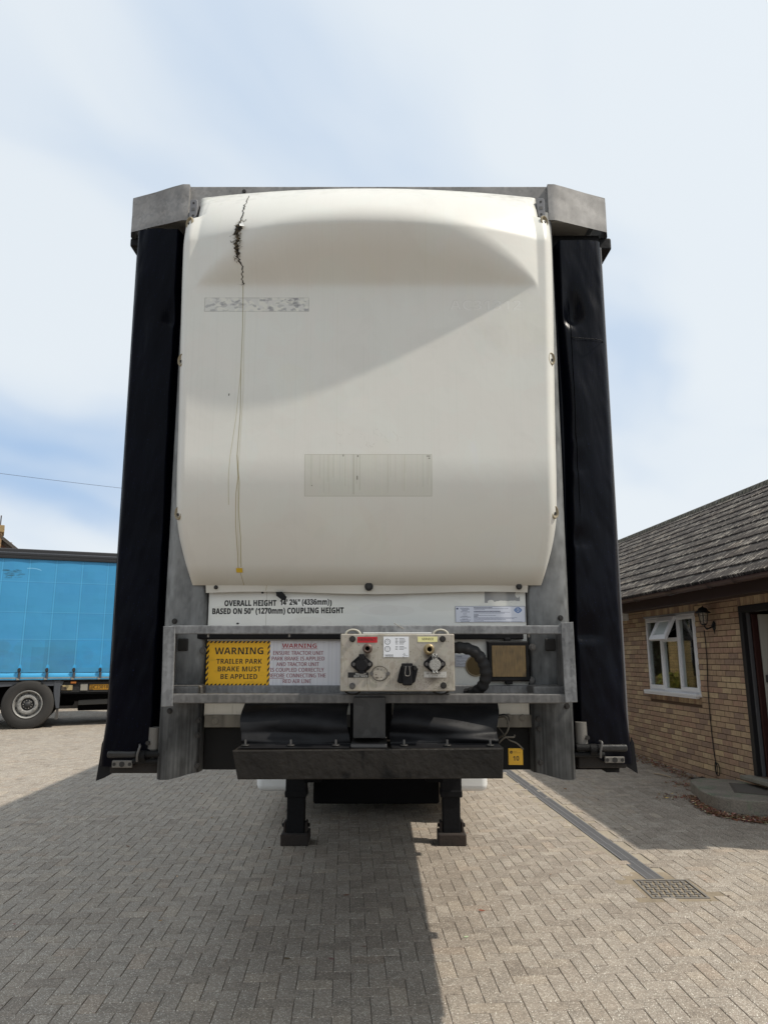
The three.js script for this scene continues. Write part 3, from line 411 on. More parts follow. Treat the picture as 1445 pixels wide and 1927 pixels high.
// --- header, corner caps, hinge plates
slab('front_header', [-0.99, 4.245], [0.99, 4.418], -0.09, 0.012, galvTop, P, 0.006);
{ const a = [-0.69, 4.387]; part('header_rivet', cyl(0.010, 0.011, 0.006, a[0], a[1], 0.014, 'z', 14), darkBolt, P); }
for (const s of [-1, 1]) {
  const th = 0.004, prof = [[0.985, -0.02], [0.985, 0.040], [1.022, 0.040], [1.338, -0.080], [1.356, -0.13], [1.356, -0.9]];
  const yb = (x) => 4.196, yt = (x) => mix(4.412, 4.405, smooth(1.0, 1.33, x)), dent = (u, v) => s < 0 ? 0.010 * (fbm(u * 6, v * 5, 0, 3, 5) - 0.5) : 0.003 * (fbm(u * 6, v * 5, 0, 3, 6) - 0.5);
  const len = [0]; for (let i = 1; i < prof.length; i++) len.push(len[i - 1] + Math.hypot(prof[i][0] - prof[i - 1][0], prof[i][1] - prof[i - 1][1])); const T = len.at(-1);
  const stops = []; for (let i = 0; i < prof.length - 1; i++) { const n = [2, 2, 10, 2, 4][i]; for (let k = 0; k < n; k++) stops.push(mix(len[i], len[i + 1], k / n)); } stops.push(T);
  const pos = (t) => { let i = 0; while (i < prof.length - 2 && t > len[i + 1]) i++; const f = (t - len[i]) / (len[i + 1] - len[i]); return [mix(prof[i][0], prof[i + 1][0], f), mix(prof[i][1], prof[i + 1][1], f)]; };
  const n = stops.length - 1; let g = grid(n, 8, (u, v) => { const [x, z] = pos(stops[Math.round(u * n)]); return [s * x, mix(yb(x), yt(x), v), z + dent(u, v) * 1.0]; });
  { const id = g.index.array; if (s < 0) for (let i = 0; i < id.length; i += 3) { const t = id[i]; id[i] = id[i + 1]; id[i + 1] = t; } } g = metric(g.toNonIndexed()); g.computeVertexNormals(); g = toCreasedNormals(mergeVertices(g), 0.4);
  const m = galvTop.clone(); m.side = THREE.DoubleSide; const cap = part('corner_cap', g, m, P);
  part('cap_top', plate([[s * 0.985, 0.02], [s * 1.022, 0.04], [s * 1.338, -0.080], [s * 1.356, -0.13], [s * 1.356, -0.9], [s * 0.985, -0.9]].map(([x, z]) => [x, -z]), 0, 0.006, 0.001).rotateX(-Math.PI / 2).translate(0, 4.402, 0), galvTop, cap);
  // dark rubber edging under the cap
  part('rubber_edging', metric(merge([box(s * 1.010, 4.09, -0.17, s * 1.30, 4.193, -0.11), box(s * 1.285, 4.12 + (s < 0 ? 0.02 : 0), -1.2, s * (s < 0 ? 1.360 : 1.378), 4.194, -0.13, 0.012)])), blackPlastic, cap);
  const c = s < 0 ? [-0.937, 4.214] : [0.927, 4.222], y = c[1], x = c[0];
  const outline = [[-0.020, 0.052], [-0.012, 0.058], [0.014, 0.058], [0.021, 0.05], [0.022, 0.012], [0.017, -0.046], [0.004, -0.058], [-0.014, -0.055], [-0.021, -0.04]].map((q) => [x + s * -q[0], y + q[1]]);
  const hinge = part('hinge_plate', plate(s < 0 ? outline : outline.reverse(), 0.03, 0.112, 0.003), std({ color: col(0.17, 0.17, 0.18), roughness: 0.6, metalness: 0.2 }), P);
  for (const d of [0.036, -0.002, -0.038]) part('hinge_hole', d === -0.002 ? box(x - 0.009, y - 0.009, 0.10, x + 0.009, y + 0.009, 0.1135, 0.001) : cyl(0.006, 0.006, 0.006, x, y + d, 0.1105, 'z', 12), d === -0.002 ? steelBolt : darkBolt, hinge);
}
// --- front corner curtains
const gauss = (x, a, w) => Math.exp(-(((x - a) / w) ** 2));
for (const s of [-1, 1]) {
  const yTop = s < 0 ? 4.17 : 4.105, yBot = s < 0 ? 1.335 : 1.345;
  const dents = s > 0 ? [[1.08, 1.109, 3.669, 0.050, 0.13], [1.07, 1.067, 2.993, 0.02, 0.07], [1.09, 1.073, 2.428, 0.018, 0.05], [1.10, 1.096, 1.956, 0.024, 0.05], [1.09, 1.084, 2.817, 0.012, 0.05]] : [[-1.06, -1.067, 3.639, 0.020, 0.06], [-1.1, -1.061, 2.483, 0.008, 0.12]];
  let g = grid(64, 220, (u, v) => {
    const y0 = yBot + (s > 0 ? 0.085 * smooth(0.62, 0.05, u) : 0.055 * smooth(0.5, 0.15, u)), y = mix(y0, yTop, v); let x, z;
    if (u < 0.12) { const t = u / 0.12; x = mix(1.012, 1.03, t); z = mix(-0.06, -0.075, t); }              // recess beside the post
    else if (u < 0.2) { const t = (u - 0.12) / 0.08; x = mix(1.03, 1.052, t); z = mix(-0.075, -0.012, smooth(0, 1, t)); }
    else if (u < 0.78) { const t = (u - 0.2) / 0.58; x = mix(1.052, 1.245, t); z = -0.012 + 0.010 * Math.sin(t * 3.14); }
    else { const t = (u - 0.78) / 0.22, a = t * Math.PI / 2; x = 1.245 + 0.034 * Math.sin(a); z = -0.046 + 0.034 * Math.cos(a) - 0.10 * Math.max(0, t - 0.9) * 10; }
    if (s > 0 && u < 0.3) x += 0.028 * gauss(y, 3.1, 0.5) * smooth(0.05, 0.2, u) - 0.0;
    const face = smooth(0.14, 0.22, u) * smooth(0.98, 0.8, u);
    const wob = 0.022 * (fbm(y * 1.7, x * 6, 0, 3, s > 0 ? 5 : 15) - 0.5) + 0.016 * (fbm(y * 5 + x * 7, x * 14, 0, 3, 25 + s) - 0.5);
    z += wob * face;
    for (const d of dents) { const dx = x - Math.abs(d[1]), dy = y - d[2], kk = Math.exp(-((dx / 0.05) ** 2)); z -= face * d[3] * 1.0 * kk * (dy > 0 ? Math.exp(-((dy / d[4] / 1.6) ** 2)) : Math.exp(-((dy / d[4] / 0.45) ** 2))); }
    const flare = smooth(1.62, 1.34, y); x += 0.018 * flare * smooth(0.4, 1, u);
    return [s * x, y, z];
  });
  if (s < 0) { const id = g.index.array; for (let i = 0; i < id.length; i += 3) { const t = id[i]; id[i] = id[i + 1]; id[i + 1] = t; } g.computeVertexNormals(); }
  const uv = g.attributes.uv; for (let i = 0; i < uv.count; i++) uv.setXY(i, uv.getX(i) * 0.6, uv.getY(i) * 2.4);
  const m = curtainMat.clone(); m.side = THREE.DoubleSide; if (s > 0) m.specularIntensity = 0.3; const cu = part('corner_curtain', g, m, P);
  part('curtain_edging', box(s * 1.278, 1.42, -0.060, s * (s > 0 ? 1.289 : 1.283), 4.08, -0.040, 0.004), s > 0 ? std({ color: col(0.13, 0.13, 0.135), roughness: 0.5 }) : blackPlastic, cu);
  slab('curtain_backing', [s * 0.98, 1.30], [s * 1.26, 4.2], -0.16, -0.125, chassisPaint, P);
  if (s > 0) part('curtain_seam', tube([[1.085, 3.552, -0.03], [1.10, 3.532, 0.0], [1.16, 3.525, 0.004], [1.24, 3.518, 0.0], [1.285, 3.512, -0.05]], 0.0022, 20, 6), blackPlastic, cu);
}
// --- galvanised protection frame round the couplings
{
  const top0 = [-0.938, 2.005], top1 = [0.962, 1.963], bot0 = [-0.928, 1.694], bot1 = [0.958, 1.653];
  const fr = new THREE.Group(); fr.name = 'coupling_frame'; P.add(fr);
  slab('frame_rail', [-0.905, top0[1]], [0.915, top1[1] + 0.002], 0.19, 0.240, galv, fr, 0.005);
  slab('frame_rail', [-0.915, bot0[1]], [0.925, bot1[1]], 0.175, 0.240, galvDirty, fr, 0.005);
  for (const s of [-1, 1]) {
    const c = s < 0 ? -0.008 : 0.008;
    part('frame_upright', plate(s < 0 ? [[-0.884, 2.002], [-0.939, 2.001], [-0.93, 1.638], [-0.878, 1.641]] : [[0.907, 2.017], [0.964, 2.021], [0.967, 1.659], [0.911, 1.656]], 0.231, 0.2445, 0.002), galv, fr);
    part('frame_upright', box(s * 0.918 + c, bot1[1] - 0.002, 0.03, s * 0.923 + c, top0[1] - 0.004, 0.2305), galvDirty, fr);
  }
  const wash = []; for (const q of [[393, 1195], [545, 1194], [695, 1193], [995, 1191]]) wash.push(q);
  for (const p of [[-0.734, 1.959], [-0.356, 1.961], [0.017, 1.964], [0.76, 1.97]]) part('frame_bolt', cyl(0.005, 0.005, 0.016, p[0], top1[1] - 0.004, 0.222, 'y', 8), paleMetal, fr);
  // black rubber strip and grey flange on the wall behind
  const s0 = [-0.868, 1.959], s1 = [0.773, 1.94]; slab('black_seal_strip', [s0[0], s0[1] + 0.02], s1, 0.003, 0.030, blackPlastic, fr, 0.006);
  const f0 = [-0.87, 1.719], f1 = [0.893, 1.671]; slab('lower_flange', f0, [f1[0], f1[1] - 0.02], 0.008, 0.032, galv, fr, 0.004);
  for (const s of [-1, 1]) { slab('side_bracket', [s * 0.78, f0[1] + 0.006], [s * 0.93, f1[1] - 0.01], 0.03, 0.18, galvDirty, fr, 0.01); slab('side_bracket', [s * 0.872, 1.945], [s * 0.922, 1.885], 0.045, 0.056, darkBolt, fr, 0.006); }
  for (const p of [[-0.8, 1.887], [0.812, 1.903], [0.801, 1.745]]) part('frame_bolt', boltGeo(p[0], p[1], 0.036, 0.017), steelBolt, fr);
  for (const p of [[-0.942, 1.73], [-0.94, 1.688], [0.961, 1.745], [0.956, 1.705], [0.955, 1.918]]) part('frame_bolt', boltGeo(p[0], p[1], 0.05, 0.011), darkBolt, fr);
  part('metal_sliver', tube([[...[0.131, 2.015], 0.244], [...[0.177, 1.99], 0.247]], 0.0022, 4, 6), paleMetal, fr);
}
// --- warning signs
const fit = (c, s, x, y, w, px, bold = true, fam = 'sans-serif') => { c.save(); c.font = (bold ? 'bold ' : '') + px + 'px ' + fam; const m = c.measureText(s).width; c.translate(x - w / 2, y); c.scale(w / m, 1); c.fillText(s, 0, 0); c.restore(); };
{
  const a = [-0.791, 1.932], b = [-0.478, 1.716];
  const t = canvasTex(960, 690, (c, w, h) => {
    c.fillStyle = '#f0b714'; c.fillRect(0, 0, w, h); c.save(); c.beginPath(); c.rect(0, 0, w, h); c.rect(38, 34, w - 76, h - 68); c.clip('evenodd'); c.fillStyle = '#141210';
    for (let i = -20; i < 40; i++) { c.beginPath(); const x = i * 62; c.moveTo(x, h); c.lineTo(x + 30, h); c.lineTo(x + 30 + h * 0.72, 0); c.lineTo(x + h * 0.72, 0); c.fill(); } c.restore();
    c.fillStyle = '#f0b714'; c.fillRect(36, 32, w - 72, h - 64); c.fillStyle = '#14110c';
    fit(c, 'WARNING', 496, 205, 750, 148); fit(c, 'TRAILER PARK', 497, 352, 690, 106); fit(c, 'BRAKE MUST', 500, 470, 664, 106); fit(c, 'BE APPLIED', 500, 586, 570, 106);
    const r = rng(6); for (let i = 0; i < 60; i++) { c.fillStyle = 'rgba(90,60,10,' + (r() * 0.06).toFixed(3) + ')'; c.beginPath(); c.ellipse(r() * w, r() * h, 10 + r() * 90, 6 + r() * 30, 0, 0, 7); c.fill(); }
  });
  card('warning_sign', a[0], b[1], b[0], a[1], 0.0055, t, P, { rough: 0.4, label: 'yellow and black striped warning sign about the park brake' });
  const p = [-0.484, 1.934], q = [-0.078, 1.715];
  const t2 = canvasTex(1180, 660, (c, w, h) => {
    const gr = c.createLinearGradient(0, 0, w, 0); c.fillStyle = '#dadade'; c.fillRect(0, 0, w, h); c.fillStyle = '#a01822'; const k = 400;
    fit(c, 'WARNING', k + 42, 104, 506, 84); c.fillRect(k - 212, 116, 508, 7); c.fillStyle = '#7c1c2a'; const L = (s, y, x, ww) => { fit(c, s, x, y, ww, 76, false); fit(c, s, x + 2.5, y, ww, 76, false); };
    L('ENSURE TRACTOR UNIT', 208, k + 20, 726); L('PARK BRAKE IS APPLIED', 290, k + 20, 764); L('AND TRACTOR UNIT', 372, k + 18, 610); L('IS COUPLED CORRECTLY', 454, k + 8, 768); L('BEFORE CONNECTING THE', 536, k + 10, 826); L('RED AIR LINE', 618, k + 10, 410); c.fillRect(k - 405, 548, 240, 5);
    const r = rng(16); for (let i = 0; i < 80; i++) { c.fillStyle = 'rgba(60,60,66,' + (r() * 0.05).toFixed(3) + ')'; c.fillRect(r() * w, 0, 2 + r() * 30, h); }
  });
  card('warning_sign', p[0], q[1], q[0], p[1], 0.0050, t2, P, { rough: 0.4, metal: 0.1, label: 'silver warning sign with red lettering about the red air line' });
  const d0 = [0.441, 2.104], d1 = [0.79, 2.025];
  const t3 = canvasTex(1024, 248, (c, w, h) => {
    c.fillStyle = '#cfd2dc'; c.fillRect(0, 0, w, h); c.strokeStyle = '#54586a'; c.lineWidth = 5; c.strokeRect(3, 3, w - 6, h + 20); c.fillStyle = '#39405e'; c.beginPath(); c.arc(30, 40, 15, 0, 7); c.fill();
    const r = rng(14), row = (x, y, n, hh, s) => { let q = x; c.fillStyle = s; while (q < x + n) { const l = 4 + r() * 16; c.fillRect(q, y + (r() - 0.5) * 2, l, hh); q += l + 3; } };   // print too small to read in the photograph
    for (const [x, y, n] of [[70, 30, 130], [86, 48, 104], [98, 66, 70], [78, 86, 120], [112, 118, 56], [100, 150, 80], [70, 166, 140], [96, 196, 80], [66, 212, 150], [80, 236, 120]]) row(x, y, n, 9, '#5f6478');
    for (const [x, y, n] of [[270, 20, 270], [270, 76, 390], [270, 130, 52], [270, 160, 60]]) row(x, y, n, 11, '#2c3046');
    for (const [x, y, n] of [[270, 36, 500], [270, 50, 160], [270, 92, 530], [270, 106, 440], [270, 142, 310], [270, 176, 620], [270, 190, 590], [270, 204, 460], [270, 222, 130], [270, 238, 690]]) row(x, y, n, 7, '#7a7e90');
    c.save(); c.translate(918, 62); c.fillStyle = '#2c5e9c'; for (let i = 0; i < 12; i++) { const a = i / 12 * 6.283; c.save(); c.rotate(a); c.fillRect(26, -8, 22, 15); c.restore(); } c.fillRect(-56, -15, 112, 30); c.fillStyle = '#cfd2dc'; fit(c, 'CUSTOMER', 0, 9, 92, 26); c.restore();
  });
  card('delivery_notice', d0[0], d1[1], d1[0], d0[1], 0.0045, t3, P, { rough: 0.4, label: 'pale printed notice with a blue emblem at right' });
}
// --- stainless connection box
{
  const a = [-0.111, 1.966], b = [0.402, 1.713], w = b[0] - a[0], h = a[1] - b[1], zf = 0.33, cx = (a[0] + b[0]) / 2, cy = (a[1] + b[1]) / 2;
  const t = canvasTex(1024, 512, (c, W, H) => {
    c.fillStyle = '#a59f94'; c.fillRect(0, 0, W, H); const r = rng(23);
    for (let i = 0; i < 500; i++) { c.fillStyle = 'rgba(' + (r() < 0.5 ? '84,74,60,' : '186,180,168,') + (r() * 0.12).toFixed(3) + ')'; c.beginPath(); c.ellipse(r() * W, r() * H, 5 + r() * 60, 4 + r() * 40, r() * 3, 0, 7); c.fill(); }
    for (let i = 0; i < 520; i++) { const low = r() < 0.6, x = low ? W * (0.55 + 0.4 * r()) : r() * W, y = low ? H * (0.55 + 0.42 * r()) : r() * H; c.fillStyle = 'rgba(36,30,22,' + (0.3 + r() * 0.6).toFixed(2) + ')'; c.beginPath(); c.ellipse(x, y, 0.8 + r() * 2.4, 0.8 + r() * 3.4, 0, 0, 7); c.fill(); }
    for (let i = 0; i < 90; i++) { c.fillStyle = 'rgba(56,46,34,' + (r() * 0.3).toFixed(3) + ')'; const x = r() * W; c.fillRect(x, H * (0.3 + 0.5 * r()), 1 + r() * 3, 40 + r() * 140); }
    for (const [x, y, rr] of [[830, 370, 90], [600, 400, 60], [235, 200, 46], [785, 190, 50], [180, 330, 60]]) { const g = c.createRadialGradient(x, y, 4, x, y, rr); g.addColorStop(0, 'rgba(44,36,28,0.8)'); g.addColorStop(1, 'rgba(52,44,34,0)'); c.fillStyle = g; c.fillRect(x - rr, y - rr, rr * 2, rr * 2); }
    c.strokeStyle = 'rgba(40,34,26,0.55)'; c.lineWidth = 2; c.beginPath(); c.moveTo(245, 340); c.quadraticCurveTo(240, 420, 256, H); c.stroke();
  });
  const g = box(a[0], b[1], zf - 0.13, b[0], a[1], zf, 0.006), p = g.attributes.position, uv = g.attributes.uv; for (let i = 0; i < p.count; i++) uv.setXY(i, (p.getX(i) - a[0]) / w, (p.getY(i) - b[1]) / h);
  const bx = part('connection_box', g, std({ map: t, roughness: 0.48, metalness: 0.3 }), P, 'dirty stainless box with air and electric connections');
  const bol = [[-0.057, 1.943], [0.349, 1.943], [-0.056, 1.737], [0.35, 1.739]]; bol.forEach((q, i) => part('box_bolt', boltGeo(q[0], q[1], zf, 0.014), i === 2 ? steelBolt : darkBolt, bx));
  const lab = (n, x0, y0, x1, y1, draw, W, H, o) => card(n, x0, y1, x1, y0, zf + 0.0016, canvasTex(W, H, draw), bx, o);
  lab('emergency_label', -0.035, 1.953, 0.055, 1.927, (c, W, H) => { c.fillStyle = '#b3141f'; c.fillRect(0, 0, W, H); c.fillStyle = '#3a0a0c'; fit(c, 'EMERGENCY', W / 2, H * 0.72, W * 0.9, 52); }, 256, 78);
  lab('service_label', 0.237, 1.954, 0.326, 1.93, (c, W, H) => { c.fillStyle = '#dcd79a'; c.fillRect(0, 0, W, H); c.fillStyle = '#3c3a22'; fit(c, 'SERVICE', W / 2, H * 0.68, W * 0.6, 44, true); }, 256, 72);
  lab('rating_label', 0.083, 1.954, 0.197, 1.863, (c, W, H) => { c.fillStyle = '#d9dbdf'; c.fillRect(0, 0, W, H); c.strokeStyle = '#16181c'; c.lineWidth = 6; c.fillStyle = '#16181c'; for (const y of [66, 158]) { c.beginPath(); c.arc(50, y, 34, 0, 7); c.stroke(); for (let i = 0; i < 7; i++) { const a = i / 6 * 6.28, k = i === 6 ? 0 : 19; c.beginPath(); c.arc(50 + k * Math.cos(a), y + k * Math.sin(a), 4, 0, 7); c.fill(); } } const r = rng(2); for (let i = 0; i < 9; i++) { const y = 24 + i * 17; if (i === 5) continue; c.fillRect(148, y, 26 + r() * 10, 6); c.fillRect(198, y, 50 + r() * 50, 6); } fit(c, 'PARTRIDGE', 70, 252, 104, 34); c.fillRect(16, 258, 108, 5); for (let i = 0; i < 4; i++) c.fillRect(250 - (i % 2) * 10, 212 + i * 15, 20 + (i % 3) * 18, 4); }, 320, 262);
  lab('primary_label', -0.076, 1.796, 0.016, 1.773, (c, W, H) => { c.fillStyle = '#0c0c0c'; c.fillRect(0, 0, W, H); c.fillStyle = '#c8c8c2'; fit(c, 'PRIMARY', W * 0.62, H * 0.48, W * 0.52, 34); fit(c, 'ELECTRICS', W * 0.62, H * 0.92, W * 0.66, 36); }, 256, 68);
  lab('secondary_label', 0.264, 1.799, 0.365, 1.774, (c, W, H) => { c.fillStyle = '#b9b7b2'; c.fillRect(0, 0, W, H); c.fillStyle = '#37342f'; fit(c, 'SECONDARY', W * 0.42, H * 0.46, W * 0.66, 34); c.fillStyle = '#8d8a84'; fit(c, 'ELECTRICS', W * 0.5, H * 0.93, W * 0.64, 34); const r = rng(3); for (let i = 0; i < 60; i++) { c.fillStyle = 'rgba(60,52,44,' + r() * 0.5 + ')'; c.fillRect(r() * W, r() * H, 3 + r() * 8, 2 + r() * 4); } }, 280, 72);
  // air nozzles
  const noz = (x, y, r, brass, L) => { const n = new THREE.LatheGeometry([[r * 0.52, 0.0], [r * 0.54, L], [r * 0.62, L + 0.003], [r * 0.95, L + 0.003], [r, L - 0.002], [r, L * 0.55], [r * 0.8, L * 0.5], [r * 0.8, 0.004], [r * 1.25, 0.003], [r * 1.25, 0]].map((q) => new THREE.Vector2(...q)), 24).rotateX(Math.PI / 2).translate(x, y, zf); const m = part('air_coupling', n, brass, bx); part('coupling_bore', cyl(r * 0.5, r * 0.5, 0.004, x, y, zf + 0.006, 'z'), blackSteel, m); return m; };
  noz(0.011, 1.901, 0.0175, std({ color: col(0.12, 0.085, 0.07), roughness: 0.5, metalness: 0.5 }), 0.036);
  noz(0.287, 1.898, 0.0195, std({ color: col(0.30, 0.235, 0.13), roughness: 0.45, metalness: 0.6 }), 0.045);
  // round sockets: oval flange with two ears, body and hinged lid
  const socket = (x, y, lidMat, label) => {
    const ear = new THREE.Shape(); ear.moveTo(-0.045, 0.0); ear.absarc(-0.033, 0, 0.014, Math.PI * 0.75, Math.PI * 1.25, false); ear.lineTo(-0.012, -0.036); ear.absarc(0, 0, 0.036, Math.PI * 1.35, Math.PI * 1.65, false); ear.absarc(0.033, 0, 0.014, -Math.PI * 0.25, Math.PI * 0.25, false); ear.lineTo(0.012, 0.036); ear.absarc(0, 0, 0.036, Math.PI * 0.35, Math.PI * 0.65, false);
    const e = metric(new THREE.ExtrudeGeometry(ear, { depth: 0.008, bevelEnabled: true, bevelThickness: 0.002, bevelSize: 0.002, bevelSegments: 1 }).translate(x, y, zf + 0.003)); const so = part('electric_socket', e, blackPlastic, bx, label);
    part('socket_body', cyl(0.027, 0.029, 0.022, x, y, zf + 0.023, 'z', 28), blackPlastic, so);
    part('socket_lid', merge([cyl(0.024, 0.0265, 0.010, x, y - 0.002, zf + 0.040, 'z', 28), box(x - 0.013, y + 0.020, zf + 0.03, x + 0.013, y + 0.046, zf + 0.044, 0.004), box(x - 0.011, y - 0.04, zf + 0.028, x + 0.011, y - 0.02, zf + 0.043, 0.004)]), lidMat, so);
    for (const d of [-1, 1]) part('socket_screw', cyl(0.0075, 0.008, 0.006, x + d * 0.035, y, zf + 0.015, 'z', 14), steelBolt, so);
  };
  socket(-0.014, 1.832, blackPlastic, 'round black socket with a closed black lid');
  const worn = std({ map: colorTex(128, 128, (u, v) => { const f = fbm(u * 26, v * 26, 26, 3, 66); const k = f > 0.5 ? 0.55 : 0.05; return [k, k * 0.97, k * 0.9]; }), roughness: 0.5 }); worn.map.repeat.set(8, 8);
  socket(0.311, 1.833, worn, 'round socket with a worn silver lid');
  { // slanted black socket in the middle with a wire bail
    const c = [0.189, 1.791], x = c[0], y = c[1], o = [[-0.046, -0.034], [-0.030, 0.030], [-0.020, 0.040], [0.038, 0.034], [0.047, 0.020], [0.034, -0.036], [0.018, -0.046], [-0.036, -0.042]].map((q) => [x + q[0], y + q[1]]);
    const so = part('electric_socket', plate(o, zf + 0.001, zf + 0.014, 0.003), blackPlastic, bx, 'slanted black socket with a wire clip'); part('socket_lid', merge([box(x - 0.022, y - 0.050, zf + 0.013, x + 0.020, y + 0.036, zf + 0.040, 0.006), box(x - 0.026, y + 0.030, zf + 0.012, x + 0.024, y + 0.046, zf + 0.036, 0.004)]), blackPlastic, so);
    part('wire_clip', tube([[x - 0.008, y + 0.034, zf + 0.042], [x - 0.0085, y - 0.006, zf + 0.043], [x + 0.0085, y - 0.006, zf + 0.043], [x + 0.008, y + 0.034, zf + 0.042]], 0.0014, 24, 6), paleMetal, so); part('socket_screw', cyl(0.008, 0.009, 0.008, x + 0.034, y + 0.024, zf + 0.017, 'z', 14), darkBolt, so);
  }
  { // blank cover held by two screws on a wire ring
    const l = [0.029, 1.791], r = [0.103, 1.79], mx = (l[0] + r[0]) / 2, rr = (r[0] - l[0]) / 2; const ring = []; for (let i = 0; i < 28; i++) { const t = i / 28 * 6.283; ring.push([mx + rr * 0.98 * Math.cos(t), l[1] + rr * 0.86 * Math.sin(t), zf + 0.004]); }
    const k = part('blank_cover', cyl(rr * 0.8, rr * 0.82, 0.003, mx, l[1], zf + 0.001, 'z', 28), bx.material, bx); part('wire_ring', tube(ring, 0.0014, 60, 6, true), darkBolt, k); for (const q of [l, r]) part('cover_screw', cyl(0.0085, 0.009, 0.008, q[0], q[1], zf + 0.005, 'z', 16), steelBolt, k);
  }
  for (const q of [[-0.059, 1.968], [0.347, 1.968]]) part('mounting_ring', new THREE.TorusGeometry(0.034, 0.006, 10, 30).scale(1, 0.7, 1).translate(q[0], q[1] - 0.006, 0.24), std({ color: col(0.42, 0.40, 0.34), roughness: 0.6 }), bx);
  for (const q of [[-0.057, 1.705], [0.343, 1.705]]) part('mounting_ring', new THREE.TorusGeometry(0.036, 0.006, 10, 30).scale(1, 0.6, 1).translate(q[0], q[1] + 0.012, 0.26), darkBolt, bx);
  part('white_rail', box(a[0] + 0.10, a[1] + 0.001, 0.20, b[0] - 0.10, a[1] + 0.006, 0.30, 0.002), whitePlastic, bx);
}
// --- suzi conduit, inspection hole, service label and document holder
{
  const z = 0.17, pts = [[0.392, 1.9, 0.19], [0.457, 1.902, 0.20], [0.509, 1.883, 0.2], [0.544, 1.843, 0.19], [0.559, 1.794, 0.18], [0.556, 1.742, 0.16], [0.53, 1.704, 0.13], [0.484, 1.684, 0.08]].map((p) => [p[0], p[1], p[2]]);
  const curve = new THREE.CatmullRomCurve3(pts.map((p) => new THREE.Vector3(...p))), n = 120, fr = curve.computeFrenetFrames(n), V = [];
  const g = grid(14, n, (u, v) => { const i = Math.round(v * n), c = curve.getPointAt(i / n), r = 0.0265 * (1 + 0.07 * Math.sin(v * 70) + 0.06 * (fbm(v * 30, u * 6, 0, 3, 6) - 0.5)), a = u * Math.PI * 2; return c.addScaledVector(fr.normals[i], r * Math.cos(a)).addScaledVector(fr.binormals[i], r * Math.sin(a)).toArray(); });
  part('cable_conduit', g, std({ color: col(0.009, 0.009, 0.010), roughness: 0.75, side: THREE.DoubleSide }), P);
  const hole = [0.537, 1.812]; part('inspection_hole', cyl(0.046, 0.046, 0.004, hole[0], hole[1], 0.004, 'z', 30), std({ color: col(0.10, 0.065, 0.02), roughness: 0.7 }), P);
  part('hole_rim', new THREE.TorusGeometry(0.048, 0.004, 8, 36).translate(hole[0], hole[1], 0.004), std({ color: col(0.25, 0.2, 0.13), roughness: 0.7 }), P);
  const l0 = [0.436, 1.866], l1 = [0.508, 1.807]; card('service_note', l0[0], l1[1], l1[0], l0[1], 0.0048, canvasTex(256, 210, (c, W, H) => { c.fillStyle = '#b9bcc4'; c.fillRect(0, 0, W, H); c.fillStyle = '#3c4050'; c.font = 'bold 34px sans-serif'; c.fillText('T DUE:', 20, 46); c.strokeStyle = '#5a6072'; c.lineWidth = 4; const r = rng(9); for (let j = 0; j < 2; j++) { c.beginPath(); c.moveTo(20, 110 + j * 50); for (let i = 1; i < 16; i++) c.lineTo(20 + i * 14, 110 + j * 50 + (r() - 0.5) * 26); c.stroke(); } c.strokeRect(6, 60, W - 12, 140); }), P, { rough: 0.6 });
  const a = [0.59, 1.932], b = [0.797, 1.739], dh = part('document_holder', plate([[a[0], a[1]], [a[0] + 0.004, b[1]], [b[0], b[1]], [b[0] - 0.006, a[1]]], 0.006, 0.050, 0.006), blackPlastic, P, 'square black document holder with an amber window');
  const wmap = colorTex(256, 256, (u, v) => { const gr = fbm(u * 60, v * 4, 0, 4, 88), f = fbm(u * 5, v * 5, 0, 4, 89), k = 0.75 + 0.7 * (gr - 0.5) + 0.5 * (f - 0.5); return [0.175 * k, 0.112 * k, 0.038 * k]; });
  const c = [0.611, 1.91], d = [0.775, 1.761]; const gw = box(c[0], d[1], 0.046, d[0], c[1], 0.0515, 0.002), p = gw.attributes.position, uv = gw.attributes.uv; for (let i = 0; i < p.count; i++) uv.setXY(i, (p.getX(i) - c[0]) / (d[0] - c[0]), (p.getY(i) - d[1]) / (c[1] - d[1]));
  part('amber_window', gw, phys({ map: wmap, roughness: 0.3, clearcoat: 0.3, clearcoatRoughness: 0.3 }), dh);
  part('holder_catch', box((a[0] + b[0]) / 2 - 0.018, b[1] - 0.014, 0.012, (a[0] + b[0]) / 2 + 0.016, b[1] + 0.003, 0.045, 0.004), blackPlastic, dh); part('holder_catch', box((a[0] + b[0]) / 2 - 0.016, a[1] - 0.003, 0.012, (a[0] + b[0]) / 2 + 0.012, a[1] + 0.016, 0.040, 0.004), blackPlastic, dh);
}
